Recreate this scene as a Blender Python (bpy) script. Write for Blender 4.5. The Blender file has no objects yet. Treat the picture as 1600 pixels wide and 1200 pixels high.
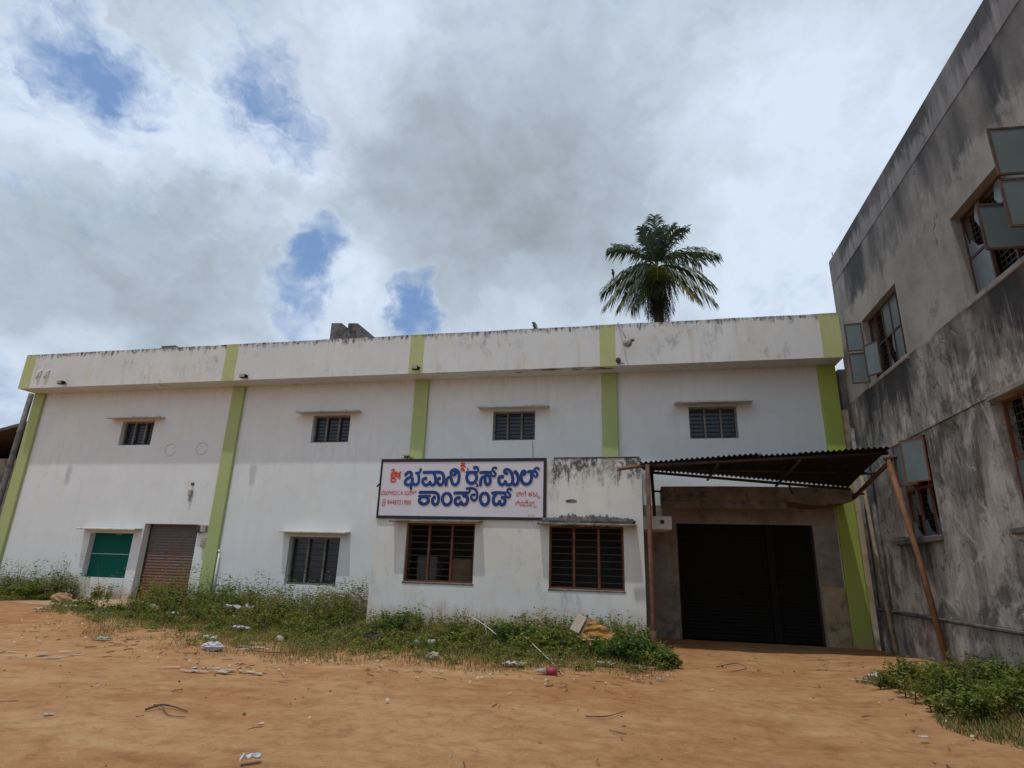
import bpy, math, random
import numpy as np
from mathutils import Vector, Matrix
random.seed(7); rng = np.random.default_rng(11)
SC = bpy.context.scene
COL = SC.collection
R = math.radians

# ------------------------------------------------------------------ camera
CAM = Vector((12.8915, -16.3556, 1.5897))
RX = Vector((0.97891947, 0.20215707, 0.0291409)); UX = Vector((0.03272859, -0.29608927, 0.95459938)); FX = Vector((-0.20160732, 0.93352218, 0.29646387))
FPX = 919.847
cd = bpy.data.cameras.new('camera'); cam = bpy.data.objects.new('camera', cd); COL.objects.link(cam)
cd.sensor_width = 36; cd.lens = FPX/1600*36; cd.clip_end = 2000; cd.clip_start = 0.05
M4 = Matrix.Identity(4)
for i in range(3):
    M4[i][0] = RX[i]; M4[i][1] = UX[i]; M4[i][2] = -FX[i]; M4[i][3] = CAM[i]
cam.matrix_world = M4; SC.camera = cam

# ------------------------------------------------------------------ node helper
class NT:
    def __init__(s, nt): s.t = nt; nt.nodes.clear()
    def n(s, typ, **kw):
        nd = s.t.nodes.new(typ)
        for k, v in kw.items(): setattr(nd, k, v)
        return nd
    def put(s, sock, v):
        if v is None: return
        if isinstance(v, bpy.types.NodeSocket): s.t.links.new(v, sock)
        elif isinstance(v, (tuple, list)) and len(v) == 3 and sock.type == 'RGBA': sock.default_value = (*v, 1)
        else: sock.default_value = v
    def math(s, op, a, b=None, c=None, clamp=False):
        nd = s.n('ShaderNodeMath', operation=op, use_clamp=clamp)
        for i, v in enumerate((a, b, c)): s.put(nd.inputs[i], v)
        return nd.outputs[0]
    def vmath(s, op, a, b=None):
        nd = s.n('ShaderNodeVectorMath', operation=op)
        s.put(nd.inputs[0], a); s.put(nd.inputs[1], b)
        return nd.outputs['Value'] if op == 'DOT_PRODUCT' else nd.outputs[0]
    def map(s, v, a, b, c=0., d=1., smooth=False):
        nd = s.n('ShaderNodeMapRange', clamp=True)
        if smooth: nd.interpolation_type = 'SMOOTHSTEP'
        for i, x in enumerate((v, a, b, c, d)): s.put(nd.inputs[i], x)
        return nd.outputs[0]
    def noise(s, vec, scale, detail=4., rough=.5, dist=0., color=False):
        nd = s.n('ShaderNodeTexNoise')
        s.put(nd.inputs['Vector'], vec); nd.inputs['Scale'].default_value = scale; nd.inputs['Detail'].default_value = detail
        nd.inputs['Roughness'].default_value = rough; nd.inputs['Distortion'].default_value = dist
        return nd.outputs['Color' if color else 'Fac']
    def mix(s, f, a, b, mode='MIX'):
        nd = s.n('ShaderNodeMix', data_type='RGBA', blend_type=mode); nd.clamp_factor = True
        s.put(nd.inputs[0], f); s.put(nd.inputs[6], a); s.put(nd.inputs[7], b)
        return nd.outputs[2]
    def scale(s, vec, sc):
        nd = s.n('ShaderNodeMapping'); s.put(nd.inputs[0], vec); nd.inputs['Scale'].default_value = sc
        return nd.outputs[0]
    def sep(s, vec):
        nd = s.n('ShaderNodeSeparateXYZ'); s.put(nd.inputs[0], vec); return nd.outputs
    def pos(s): return s.n('ShaderNodeNewGeometry').outputs['Position']

def pix_dir(px, py):
    return (FX + RX*((px-800)/FPX) - UX*((py-600)/FPX)).normalized()

# ------------------------------------------------------------------ sky and sun
SUN_DIR = Vector((0.11, 0.315, -1.13)).normalized()      # direction the light travels
sun_el = math.asin(-SUN_DIR.z); sun_az = math.atan2(-SUN_DIR.x, -SUN_DIR.y)
w = bpy.data.worlds.new('World'); SC.world = w; w.use_nodes = True
T = NT(w.node_tree)
sky = T.n('ShaderNodeTexSky', sky_type='NISHITA'); sky.sun_disc = False
sky.sun_elevation = sun_el; sky.sun_rotation = sun_az; sky.air_density = 1.0; sky.dust_density = 0.6; sky.ozone_density = 2.0
dirv = T.vmath('NORMALIZE', T.n('ShaderNodeTexCoord').outputs['Generated'])
dx, dy, dz = T.sep(dirv)
den = T.math('ADD', T.math('MAXIMUM', dz, 0.0), 0.22)
cmb = T.n('ShaderNodeCombineXYZ'); T.put(cmb.inputs[0], T.math('DIVIDE', dx, den)); T.put(cmb.inputs[1], T.math('DIVIDE', dy, den)); cmb.inputs[2].default_value = 3.7
cp = cmb.outputs[0]
n1 = T.noise(cp, 1.35, 9, .56, .35)
n2 = T.noise(T.vmath('ADD', cp, (5.2, 1.3, 0)), 2.2, 8, .55, .4)
n3 = T.noise(T.vmath('ADD', cp, (1.7, 8.3, 2)), 0.8, 5, .5, .2)
nf = T.noise(T.vmath('ADD', cp, (3.3, 2.1, 6)), 4.5, 9, .6, .3)
# the directions are bent by noise so that gaps and billows get ragged outlines
wn = T.vmath('SUBTRACT', T.noise(dirv, 7., 7, .6, 0, True), (.5, .5, .5)); wn2 = T.vmath('SUBTRACT', T.noise(dirv, 22., 5, .6, 0, True), (.5, .5, .5))
dirw = T.vmath('NORMALIZE', T.vmath('ADD', dirv, T.vmath('ADD', T.vmath('MULTIPLY', wn, (.16, .16, .16)), T.vmath('MULTIPLY', wn2, (.05, .05, .05)))))
def blobs(lst):
    acc = None
    for px, py, deg, wt in lst:
        d = T.vmath('DOT_PRODUCT', dirw, tuple(pix_dir(px, py)))
        v = T.math('MULTIPLY', T.map(d, math.cos(R(deg)), 1.0, 0, 1, True), wt)
        acc = v if acc is None else T.math('ADD', acc, v)
    return acc
gap = blobs([(112, 88, 4.0, .12), (160, 116, 3.6, .15), (208, 146, 3.2, .15), (1235, 455, 4, .09), (70, 55, 4.5, .08), (410, 155, 6, .07), (438, 200, 4.2, .11), (455, 245, 2.6, .08), (395, 120, 4, .06), (500, 385, 3.3, .23), (474, 425, 3.0, .20), (452, 480, 3.4, .17), (655, 492, 3.0, .26), (650, 445, 2.6, .19), (628, 490, 3, .10), (30, 650, 7, .10), (20, 20, 6, .05), (545, 410, 3, .08), (330, 60, 7, .03)])
ng = T.noise(dirv, 26., 9, .62, .4)
cov = T.math('SUBTRACT', T.math('ADD', T.math('ADD', T.math('MULTIPLY', T.math('SUBTRACT', n1, .5), .22), T.math('MULTIPLY', T.math('SUBTRACT', nf, .5), .26)), T.math('ADD', T.math('MULTIPLY', T.math('SUBTRACT', ng, .5), .30), .60)), gap)
u_ = T.vmath('DOT_PRODUCT', dirw, tuple((RX*.80-UX*.60))); v_ = T.vmath('DOT_PRODUCT', dirw, tuple((RX*.60+UX*.80)))
cu = T.n('ShaderNodeCombineXYZ'); T.put(cu.inputs[0], T.math('MULTIPLY', u_, 3.0)); T.put(cu.inputs[1], T.math('MULTIPLY', v_, 15.0))
cir = T.noise(cu.outputs[0], 1.3, 8, .6, .5)
cov = T.math('ADD', cov, T.math('MULTIPLY', T.math('MULTIPLY', T.math('SUBTRACT', cir, .52), .55), blobs([(270, 90, 22, 1.)])))
cmask = T.map(cov, .25, .60, .03, 1, True)
rim = T.math('MULTIPLY', T.map(cov, .70, .50, 0, 1, True), .18)
# soft light and shade of the cloud bodies themselves
lum = blobs([(760, 280, 17, -.17), (690, 330, 11, -.08), (900, 330, 11, -.10), (980, 130, 10, -.06), (230, 400, 12, -.11), (60, 370, 9, -.06), (300, 440, 9, -.05), (40, 460, 8, -.05), (120, 250, 9, .10), (300, 300, 8, .08), (560, 60, 9, .14), (620, 90, 7, .14), (340, 180, 6.5, .24), (180, 190, 7, .16), (60, 170, 6, .16), (420, 290, 6, .16), (500, 230, 6, .14), (1230, 280, 15, .20), (1180, 420, 10, .18), (1350, 150, 14, .12), (560, 470, 6, .22), (610, 420, 5, .14), (380, 500, 6, .12), (100, 520, 6, .12), (760, 500, 8, .14)])
# tops of the billows catch the light, their undersides do not
D0 = T.noise(dirw, 5.5, 9, .55, .4); D1 = T.noise(T.vmath('ADD', dirw, (-.012, .0, .034)), 5.5, 9, .55, .4)
emb = T.math('MULTIPLY', T.math('SUBTRACT', D0, D1), .75)
thick = T.math('ADD', T.math('ADD', T.math('MULTIPLY', T.math('SUBTRACT', n2, .5), .62), T.math('ADD', T.math('MULTIPLY', T.math('SUBTRACT', nf, .5), .35), T.math('MULTIPLY', T.math('SUBTRACT', ng, .5), .22))), T.math('ADD', T.math('MULTIPLY', T.math('SUBTRACT', n3, .5), .35), .55))
shade = T.math('ADD', T.math('ADD', thick, emb), T.math('ADD', lum, rim))
ramp = T.n('ShaderNodeValToRGB'); T.put(ramp.inputs[0], shade)
el = ramp.color_ramp.elements
el[0].position = .12; el[0].color = (3.0, 3.45, 3.9, 1); el[1].position = .95; el[1].color = (7.0, 8.0, 9.4, 1)
e = el.new(.52); e.color = (4.6, 5.4, 6.35, 1)
skyc = T.mix(.6, sky.outputs[0], (2.1, 3.7, 7.0))
col = T.mix(cmask, skyc, ramp.outputs[0])
bg = T.n('ShaderNodeBackground'); T.put(bg.inputs[0], col); bg.inputs[1].default_value = 0.1
out = T.n('ShaderNodeOutputWorld'); T.put(out.inputs[0], bg.outputs[0])

sl = bpy.data.lights.new('sun', 'SUN'); sl.energy = 1.7; sl.angle = R(0.9); sl.color = (1, .97, .93)
so = bpy.data.objects.new('sun', sl); COL.objects.link(so)
so.rotation_euler = (-SUN_DIR).to_track_quat('Z', 'Y').to_euler(); so.location = (0, 0, 40)
SC.view_settings.view_transform = 'Standard'; SC.view_settings.look = 'None'
SC.view_settings.exposure = 0.0; SC.view_settings.gamma = 1.0; SC.view_settings.use_curve_mapping = False
SC.cycles.max_bounces = 8

# ------------------------------------------------------------------ mesh helpers
class MB:
    def __init__(s): s.v = []; s.f = []
    def add(s, vs, fs):
        o = len(s.v); s.v += [tuple(p) for p in vs]; s.f += [tuple(i+o for i in f) for f in fs]; return s
    def quad(s, a, b, c, d): return s.add([a, b, c, d], [(0, 1, 2, 3)])
    def box(s, x0, y0, z0, x1, y1, z1, fn=None):
        vs = [(x, y, z) for z in (z0, z1) for y in (y0, y1) for x in (x0, x1)]
        if fn: vs = [fn(*p) for p in vs]
        return s.add(vs, [(0, 2, 3, 1), (4, 5, 7, 6), (0, 1, 5, 4), (2, 6, 7, 3), (0, 4, 6, 2), (1, 3, 7, 5)])
    def bbox(s, x0, y0, z0, x1, y1, z1, b=.01, fn=None):        # box with chamfered edges
        cx, cy, cz = (x0+x1)/2, (y0+y1)/2, (z0+z1)/2; hx, hy, hz = abs(x1-x0)/2, abs(y1-y0)/2, abs(z1-z0)/2
        b = min(b, hx*.9, hy*.9, hz*.9); vs = []; idx = {}
        for sx in (-1, 1):
            for sy in (-1, 1):
                for sz in (-1, 1):
                    for a in range(3):
                        p = [hx*sx, hy*sy, hz*sz]
                        for k, sg in enumerate((sx, sy, sz)):
                            if k != a: p[k] -= b*sg
                        idx[(sx, sy, sz, a)] = len(vs); q = (cx+p[0], cy+p[1], cz+p[2]); vs.append(fn(*q) if fn else q)
        fs = []
        S = (-1, 1)
        for a in range(3):
            o = [k for k in range(3) if k != a]
            for sg in S:
                loop = []
                for u, v in ((-1, -1), (1, -1), (1, 1), (-1, 1)):
                    k = [0, 0, 0]; k[a] = sg; k[o[0]] = u; k[o[1]] = v; loop.append(idx[(*k, a)])
                fs.append(tuple(loop if (sg > 0) == (a != 1) else loop[::-1]))
        for a in range(3):
            o = [k for k in range(3) if k != a]
            for u in S:
                for v in S:
                    l = []
                    for sg, ax in ((-1, o[0]), (-1, o[1]), (1, o[1]), (1, o[0])):
                        k = [0, 0, 0]; k[a] = sg; k[o[0]] = u; k[o[1]] = v; l.append(idx[(*k, ax)])
                    fs.append(tuple(l))
        for sx in S:
            for sy in S:
                for sz in S: fs.append(tuple(idx[(sx, sy, sz, a)] for a in range(3)))
        return s.add(vs, fs)
    def prism(s, poly, fn):                                     # poly of 2-D points; fn(u, v, t) with t = 0/1
        n = len(poly)
        vs = [fn(u, v, 0) for u, v in poly]+[fn(u, v, 1) for u, v in poly]
        fs = [tuple(range(n))[::-1], tuple(range(n, 2*n))]+[(i, (i+1) % n, n+(i+1) % n, n+i) for i in range(n)]
        return s.add(vs, fs)
    def tube(s, pts, r, n=8, cap=True):
        pts = [Vector(p) for p in pts]; rs = r if isinstance(r, (list, tuple)) else [r]*len(pts)
        vs = []; up = Vector((0, 0, 1)); prev = None
        for i, p in enumerate(pts):
            d = (pts[min(i+1, len(pts)-1)]-pts[max(i-1, 0)]).normalized()
            if prev is None:
                a = d.cross(up if abs(d.z) < .9 else Vector((1, 0, 0))).normalized()
            else: a = (prev-d*prev.dot(d)).normalized()
            prev = a; b = d.cross(a)
            for k in range(n):
                t = 2*math.pi*k/n; vs.append(p+(a*math.cos(t)+b*math.sin(t))*rs[i])
        fs = [(i*n+k, i*n+(k+1) % n, (i+1)*n+(k+1) % n, (i+1)*n+k) for i in range(len(pts)-1) for k in range(n)]
        if cap: fs += [tuple(range(n))[::-1], tuple(range((len(pts)-1)*n, len(pts)*n))]
        return s.add(vs, fs)
    def blob(s, c, r, nu=10, nv=7, jit=.0):
        c = Vector(c); rx, ry, rz = (r, r, r) if not isinstance(r, (tuple, list)) else r; vs = []; fs = []
        for j in range(nv+1):
            for i in range(nu):
                th = math.pi*j/nv; ph = 2*math.pi*i/nu; q = 1+random.uniform(-jit, jit)
                vs.append((c.x+rx*q*math.sin(th)*math.cos(ph), c.y+ry*q*math.sin(th)*math.sin(ph), c.z+rz*q*math.cos(th)))
        for j in range(nv):
            for i in range(nu): fs.append((j*nu+i, (j+1)*nu+i, (j+1)*nu+(i+1) % nu, j*nu+(i+1) % nu))
        return s.add(vs, fs)
    def build(s, name, mat, parent=None, smooth=False, origin=None):
        me = bpy.data.meshes.new(name)
        V = np.array(s.v, float).reshape(-1, 3)
        if origin is None:
            origin = wloc(parent) if parent else np.array([V[:, 0].mean(), V[:, 1].mean(), V[:, 2].min()])
        off = np.array(origin, float)
        me.from_pydata((V-off).tolist(), [], s.f); me.materials.append(mat)
        me.validate(); me.update()
        if smooth:
            me.polygons.foreach_set('use_smooth', [True]*len(me.polygons))
        o = bpy.data.objects.new(name, me); COL.objects.link(o)
        if parent: o.parent = parent
        else: o.location = off
        return o
def wloc(o):
    p = np.zeros(3)
    while o is not None: p = p+np.array(o.location); o = o.parent
    return p
def tag(o, label=None, cat=None, group=None, kind=None):
    if label: o['label'] = label
    if cat: o['category'] = cat
    if group: o['group'] = group
    if kind: o['kind'] = kind
    return o
def thing(name, label, cat, loc, group=None):
    o = bpy.data.objects.new(name, None); COL.objects.link(o); o.location = loc; o.empty_display_size = .2
    return tag(o, label, cat, group)
def copy_tree(o, parent=None):
    c = o.copy(); COL.objects.link(c)
    if parent: c.parent = parent
    for ch in [k for k in bpy.data.objects if k.parent == o]: copy_tree(ch, c)
    return c
def np_mesh(name, V, nper, mat, attr=None, parent=None, origin=(0, 0, 0)):
    """V: (N, nper, 3) separate polygons."""
    V = np.asarray(V, np.float32); N = V.shape[0]
    me = bpy.data.meshes.new(name); me.vertices.add(N*nper); me.loops.add(N*nper); me.polygons.add(N)
    me.vertices.foreach_set('co', (V.reshape(-1, 3)-np.array(origin, np.float32)).ravel())
    me.loops.foreach_set('vertex_index', np.arange(N*nper, dtype=np.int32))
    me.polygons.foreach_set('loop_start', np.arange(0, N*nper, nper, dtype=np.int32))
    me.update(calc_edges=True)
    if attr is not None:
        a = me.attributes.new('tint', 'FLOAT', 'FACE'); a.data.foreach_set('value', np.asarray(attr, np.float32))
    me.materials.append(mat)
    o = bpy.data.objects.new(name, me); COL.objects.link(o)
    if parent: o.parent = parent
    else: o.location = origin
    return o
def at(px, py, y):                                             # photograph pixel -> point on the plane y
    d = pix_dir(px, py); return CAM+d*((y-CAM.y)/d.y)
def atz(px, py, z):
    d = pix_dir(px, py); return CAM+d*((z-CAM.z)/d.z)
WX, WANG = 18.3554, 0.011884                                    # the right-hand wall: x = WX + WANG*y
def atw(px, py, off=0.):
    d = pix_dir(px, py); return CAM+d*((WX-off+WANG*CAM.y-CAM.x)/(d.x-WANG*d.y))
def gz(x, y):                                                   # height of the ground
    def ss(t): t = min(max(t, 0), 1); return t*t*(3-2*t)
    z = .25*ss((4.5-x)/6.5)*ss((y+7.5)/5.5) + ss((x-15.6)/2.7)*min(max((-y-1.0)*.07, 0), .36)
    z += .10*ss((y+6.5)/3.5)*ss((x-5)/3)*ss((13.2-x)/1.2)
    return z
def atg(px, py, dz=0.):
    z = 0.05
    for _ in range(12):
        p = atz(px, py, z); z = gz(p.x, p.y)+dz
    return atz(px, py, z)

# ------------------------------------------------------------------ materials
def principled(T, col, rough=.8, bump=None, bstr=.3, bdist=.02, spec=.3, metal=0., **kw):
    b = T.n('ShaderNodeBsdfPrincipled')
    T.put(b.inputs['Base Color'], col); T.put(b.inputs['Roughness'], rough)
    b.inputs['Specular IOR Level'].default_value = spec; b.inputs['Metallic'].default_value = metal
    for k, v in kw.items(): T.put(b.inputs[k], v)
    if bump is not None:
        bn = T.n('ShaderNodeBump'); bn.inputs['Strength'].default_value = bstr; bn.inputs['Distance'].default_value = bdist
        T.put(bn.inputs['Height'], bump); T.put(b.inputs['Normal'], bn.outputs[0])
    o = T.n('ShaderNodeOutputMaterial'); T.put(o.inputs[0], b.outputs[0]); return b
def newmat(name):
    m = bpy.data.materials.new(name); m.use_nodes = True; return m, NT(m.node_tree)
def plain(name, col, rough=.7, var=.25, scale=6., metal=0., bump=.15, spec=.3, dirt=None):
    m, T = newmat(name); p = T.pos()
    n = T.noise(p, scale, 6, .6); n2 = T.noise(p, scale*5, 4, .6)
    c = T.mix(T.map(n, .3, .7), tuple(v*(1-var) for v in col), tuple(min(1, v*(1+var)) for v in col))
    if dirt: c = T.mix(T.map(T.noise(p, scale*1.7, 8, .65), .5, .68), c, dirt)
    principled(T, c, rough, n2, bump, .01, spec, metal); return m

def wall_paint(name, base, top=None, top_len=.5, top_amt=1., bottom=None, tint=(.60, .52, .38), grime=.5, xr=None, patches=0., tshift=0., blot=.12):
    """whitewashed plaster: mould running down from the top edge, splash dirt at the foot, scuffs"""
    m, T = newmat(name); p = T.pos(); x, y, z = T.sep(p)
    big = T.noise(p, .55, 5, .55)
    c = T.mix(T.map(big, .3, .7), tuple(v*.93 for v in base), tuple(min(.85, v*1.05) for v in base))
    st = T.noise(T.scale(p, (3.2, 3.2, .28)), 1.6, 7, .62)
    c = T.mix(T.math('MULTIPLY', T.math('MULTIPLY', T.map(st, .5, .75), T.map(big, .42, .62)), .30*grime), c, tuple(v*.62 for v in tint))
    cl = T.noise(p, 1.6, 9, .68, .6)
    c = T.mix(T.math('MULTIPLY', T.map(cl, .5, .72), .30*grime), c, tint)
    if top is not None:
        h = T.map(z, top-top_len, top, 0, 1)
        s2 = T.noise(T.scale(p, (6.5, 6.5, .7)), 1.5, 8, .66, .3); s3 = T.noise(p, 6, 8, .7)
        v = T.math('ADD', T.math('MULTIPLY_ADD', h, .42, tshift), T.math('ADD', T.math('MULTIPLY', s2, .7), T.math('MULTIPLY', s3, .4)))
        k = T.map(v, .84, .97)
        k = T.math('MULTIPLY', T.math('MULTIPLY', k, T.map(h, 0, .25)), T.map(T.noise(T.scale(p, (1, 1, .6)), 11, 7, .72, .4), .40, .56, .12, 1))
        if xr: k = T.math('MULTIPLY', k, T.map(x, xr[0], xr[1]))
        c = T.mix(T.math('MULTIPLY', k, top_amt), c, (.055, .055, .06))
    bl = T.noise(T.scale(p, (1.9, 1.9, .9)), 1.9, 10, .76, .15); bm = T.noise(p, .6, 3, .5)
    c = T.mix(T.math('MULTIPLY', T.math('MULTIPLY', T.map(bl, .52, .66), T.map(bm, .40, .60)), blot), c, (.17, .165, .16))
    sp = T.noise(p, 9, 6, .72); spz = T.noise(p, 1.1, 2, .5)
    c = T.mix(T.math('MULTIPLY', T.math('MULTIPLY', T.map(sp, .68, .74), T.map(spz, .45, .65)), .75*grime), c, (.10, .095, .09))
    if bottom is not None:
        b0, bl = bottom
        h = T.map(z, b0+bl, b0, 0, 1)
        s4 = T.noise(T.scale(p, (1.5, 1.5, .7)), 1.4, 7, .65)
        k = T.map(T.math('ADD', T.math('MULTIPLY', h, .75), T.math('MULTIPLY', s4, .8)), .56, 1.0)
        c = T.mix(T.math('MULTIPLY', k, .85), c, (.42, .30, .15))
        k2 = T.math('MULTIPLY', T.map(T.noise(p, 3.1, 9, .7, .8), .58, .66), T.map(h, .35, .8))
        c = T.mix(T.math('MULTIPLY', k2, .6), c, (.12, .10, .08))
    if patches:
        ms = T.noise(T.vmath('ADD', p, (3.1, 0, 7.7)), .9, 3, .4)
        c = T.mix(T.math('MULTIPLY', T.map(ms, .56, .58), patches), c, (.62, .59, .52))
    fine = T.noise(p, 22, 6, .65); med = T.noise(p, 4, 4, .5)
    hgt = T.math('ADD', T.math('MULTIPLY', fine, .3), T.math('MULTIPLY', med, .7))
    principled(T, c, .86, hgt, .35, .012, .25); return m
m_wall = wall_paint('white_limewash', (.67, .695, .70), top=6.99, top_len=.6, top_amt=.12, bottom=(-.1, 1.2), grime=.85)
m_fascia = wall_paint('white_fascia_paint', (.615, .63, .625), top=8.235, top_len=.42, top_amt=1., grime=1.9, tshift=.02, blot=.55)
m_office = wall_paint('white_office_paint', (.665, .67, .65), top=4.16, top_len=.85, top_amt=.95, bottom=(0., .9), grime=1.3, xr=(10.75, 10.95), patches=.35, tshift=.17, blot=.4)
m_green = wall_paint('lime_green_paint', (.37, .43, .185), bottom=(-.1, .55), grime=.35, tint=(.26, .30, .10))
m_green_band = wall_paint('faded_lime_green_paint', (.44, .47, .225), top=8.235, top_len=.3, top_amt=.6, grime=.9, blot=.3, tint=(.30, .30, .12))
m_green_fresh = wall_paint('fresh_lime_green_paint', (.34, .41, .085), bottom=(-.1, .55), grime=.35, tint=(.26, .30, .08))
m_lintel = plain('dark_lintel_concrete', (.15, .12, .095), .95, .4, 2.5, bump=.6, dirt=(.05, .042, .035))
m_frame_brown = plain('brown_steel_frame', (.075, .042, .032), .65, .35, 6, dirt=(.12, .06, .04))
m_concrete = plain('bare_concrete', (.27, .225, .175), .9, .35, 2.5, bump=.4, dirt=(.09, .075, .06))
m_mould = plain('mouldy_concrete', (.13, .12, .115), .95, .45, 2, bump=.3, dirt=(.03, .03, .032))
m_shade_slab = plain('sunshade_paint', (.55, .53, .49), .85, .12, 3, bump=.25, dirt=(.36, .33, .28))
m_shade_dark = plain('weathered_sunshade', (.16, .15, .135), .9, .5, 5, bump=.5, dirt=(.05, .05, .05))
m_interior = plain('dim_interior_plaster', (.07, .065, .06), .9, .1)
m_roofslab = plain('roof_slab_concrete', (.25, .24, .22), .9, .2)
m_frame_grey = plain('grey_painted_timber', (.20, .19, .17), .7, .3, 5, dirt=(.10, .09, .08))
m_frame_red = plain('red_oxide_timber', (.17, .055, .030), .65, .35, 6, dirt=(.10, .05, .035))
m_bar = plain('dark_iron_bar', (.05, .045, .04), .6, .3, 8, dirt=(.11, .06, .04))
m_rust = plain('rusty_pipe', (.11, .05, .032), .75, .4, 5, bump=.4, dirt=(.05, .028, .022))
m_rust_light = plain('orange_rusty_pipe', (.18, .085, .042), .75, .35, 4, bump=.4, dirt=(.14, .06, .03))
m_darksteel = plain('blackened_steel', (.035, .027, .024), .7, .4, 5, dirt=(.08, .04, .03))
m_pvc = plain('white_pvc', (.62, .62, .60), .45, .08)
m_grey_pvc = plain('stained_grey_pipe', (.16, .155, .15), .7, .4, 4, dirt=(.06, .06, .06))
m_pole = plain('old_bamboo', (.22, .18, .12), .8, .3, 4, dirt=(.10, .08, .06))
m_black = plain('black_plastic', (.02, .02, .022), .5, .2)
m_greyplastic = plain('grey_lamp_casting', (.30, .29, .27), .6, .25)
m_beige = plain('meter_box_beige', (.42, .38, .30), .6, .2, dirt=(.22, .17, .12))

def glass_mat(name, tint, rough, trans=0.):
    m, T = newmat(name); p = T.pos()
    n = T.noise(p, 3, 6, .65)
    c = T.mix(T.map(n, .42, .7), tint, tuple(v*.72+.02 for v in tint))
    principled(T, c, T.map(n, .3, .7, rough, rough+.2), n, .03, .01, .5, 0., **({'Transmission Weight': trans} if trans else {})); return m
m_glass_dark = glass_mat('dusty_dark_glass', (.012, .018, .032), .12)
m_glass_frost = glass_mat('frosted_glass', (.20, .26, .27), .3, .45)
m_glass_frost2 = glass_mat('dusty_clear_glass', (.12, .155, .17), .2)

# corrugated shutter / roof paint
def shutter_mat(name, base, rust, amt):
    m, T = newmat(name); p = T.pos(); x, y, z = T.sep(p)
    st = T.noise(T.scale(p, (.6, .6, 6)), 1.5, 8, .65); n = T.noise(p, 2.2, 7, .65)
    h = T.map(z, 2.3, .4, 0, 1)
    k = T.map(T.math('ADD', T.math('MULTIPLY', h, .45), T.math('ADD', T.math('MULTIPLY', st, .5), T.math('MULTIPLY', n, .5))), .55, .95)
    c = T.mix(T.math('MULTIPLY', k, amt), base, rust)
    c = T.mix(T.map(T.noise(p, 7, 7, .7), .55, .7), c, tuple(v*.45 for v in base))
    principled(T, c, .72, n, .15, .01, .15); return m
m_shut_rust = shutter_mat('rusty_steel_shutter', (.135, .12, .115), (.21, .085, .045), 1.)
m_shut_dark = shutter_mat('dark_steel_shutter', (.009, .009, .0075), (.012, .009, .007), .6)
m_roofsheet = plain('weathered_iron_sheet', (.013, .0115, .011), .75, .4, 3, bump=.3, dirt=(.045, .024, .018))
m_net, T = newmat('green_shade_net'); p = T.pos()
wv = T.noise(T.scale(p, (40, 40, 90)), 1, 2, .5)
principled(T, T.mix(T.map(wv, .3, .7), (.003, .065, .052), (.006, .125, .095)), .85, wv, .2, .01, .15)

# the grey, rain-streaked wall on the right
m_grey, T = newmat('rain_streaked_plaster'); p = T.pos(); x, y, z = T.sep(p)
big = T.noise(p, .45, 6, .6); med = T.noise(p, 1.6, 8, .65, .4); fine = T.noise(p, 14, 6, .7)
st = T.noise(T.scale(p, (3.0, 3.0, .34)), 2.0, 10, .70, .7); st2 = T.noise(T.scale(p, (6, 6, .8)), 2.3, 9, .74, .6)
pm = T.map(T.noise(T.scale(p, (1, .9, .25)), .75, 4, .55), .38, .56, .04, 1); up = T.mix(T.map(big, .35, .65), (.24, .228, .212), (.34, .32, .295))
up = T.mix(T.math('MULTIPLY', T.map(med, .48, .7), .6), up, (.175, .145, .118))
up = T.mix(T.math('MULTIPLY', T.map(T.noise(T.scale(p, (1, 1, .6)), 2.6, 8, .7, .5), .55, .68), .45), up, (.36, .35, .34))
lo = T.mix(T.map(T.math('ADD', T.math('MULTIPLY', st, .30), T.math('MULTIPLY', T.noise(T.scale(p, (1, 1, .6)), 1.0, 9, .70, .5), .70)), .40, .60), (.46, .425, .38), (.10, .094, .088))
lo = T.mix(T.math('MULTIPLY', T.map(st2, .54, .70), .45), lo, (.58, .55, .50))
lo = T.mix(T.math('MULTIPLY', T.map(T.noise(p, 1.1, 9, .7, .8), .5, .60), .8), lo, (.10, .092, .085))
lo = T.mix(T.math('MULTIPLY', T.map(T.noise(T.scale(p, (1, 1, .7)), 1.7, 10, .72, .6), .54, .63), .75), lo, (.56, .52, .465))
lo = T.mix(T.math('MULTIPLY', T.map(T.noise(T.vmath('ADD', p, (4, 2, 9)), 5.5, 8, .75, .5), .57, .66), .8), lo, (.05, .048, .046))
edge = T.math('ADD', z, T.math('MULTIPLY', T.math('SUBTRACT', med, .5), .5))
c = T.mix(T.map(edge, 5.79, 5.85), lo, up)
# parapet face, and the mould hanging under the parapet groove
c = T.mix(T.map(z, 9.16, 9.2), c, T.mix(T.map(st, .4, .6), (.27, .265, .26), (.185, .18, .18)))
under = T.math('MAXIMUM', T.math('MULTIPLY', T.map(y, -4.35, -3.9), T.map(y, -1.6, -2.05)), T.map(y, -6.0, -6.5))
def band(z1, ln, thr, wd, amt, colr, c, ns=None):
    h = T.math('MULTIPLY', T.map(z, z1-ln, z1, 0, 1), T.map(z, z1+.03, z1, 0, 1))
    v = T.math('ADD', T.math('MULTIPLY', h, .5), T.math('ADD', T.math('MULTIPLY', st, .5), T.math('MULTIPLY', med, .42)))
    k = T.math('MULTIPLY', T.math('MULTIPLY', T.map(v, thr, thr+wd), T.map(h, 0, .12)), pm)
    if ns is not None: k = T.math('MULTIPLY', k, ns)
    return T.mix(T.math('MULTIPLY', k, amt), c, colr)
c = band(9.2, 1.7, .60, .12, .95, (.05, .052, .058), c)
c = band(9.97, .9, .70, .10, .9, (.06, .062, .066), c)
c = band(5.86, 1.9, .60, .22, .95, (.035, .034, .034), c)
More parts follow.
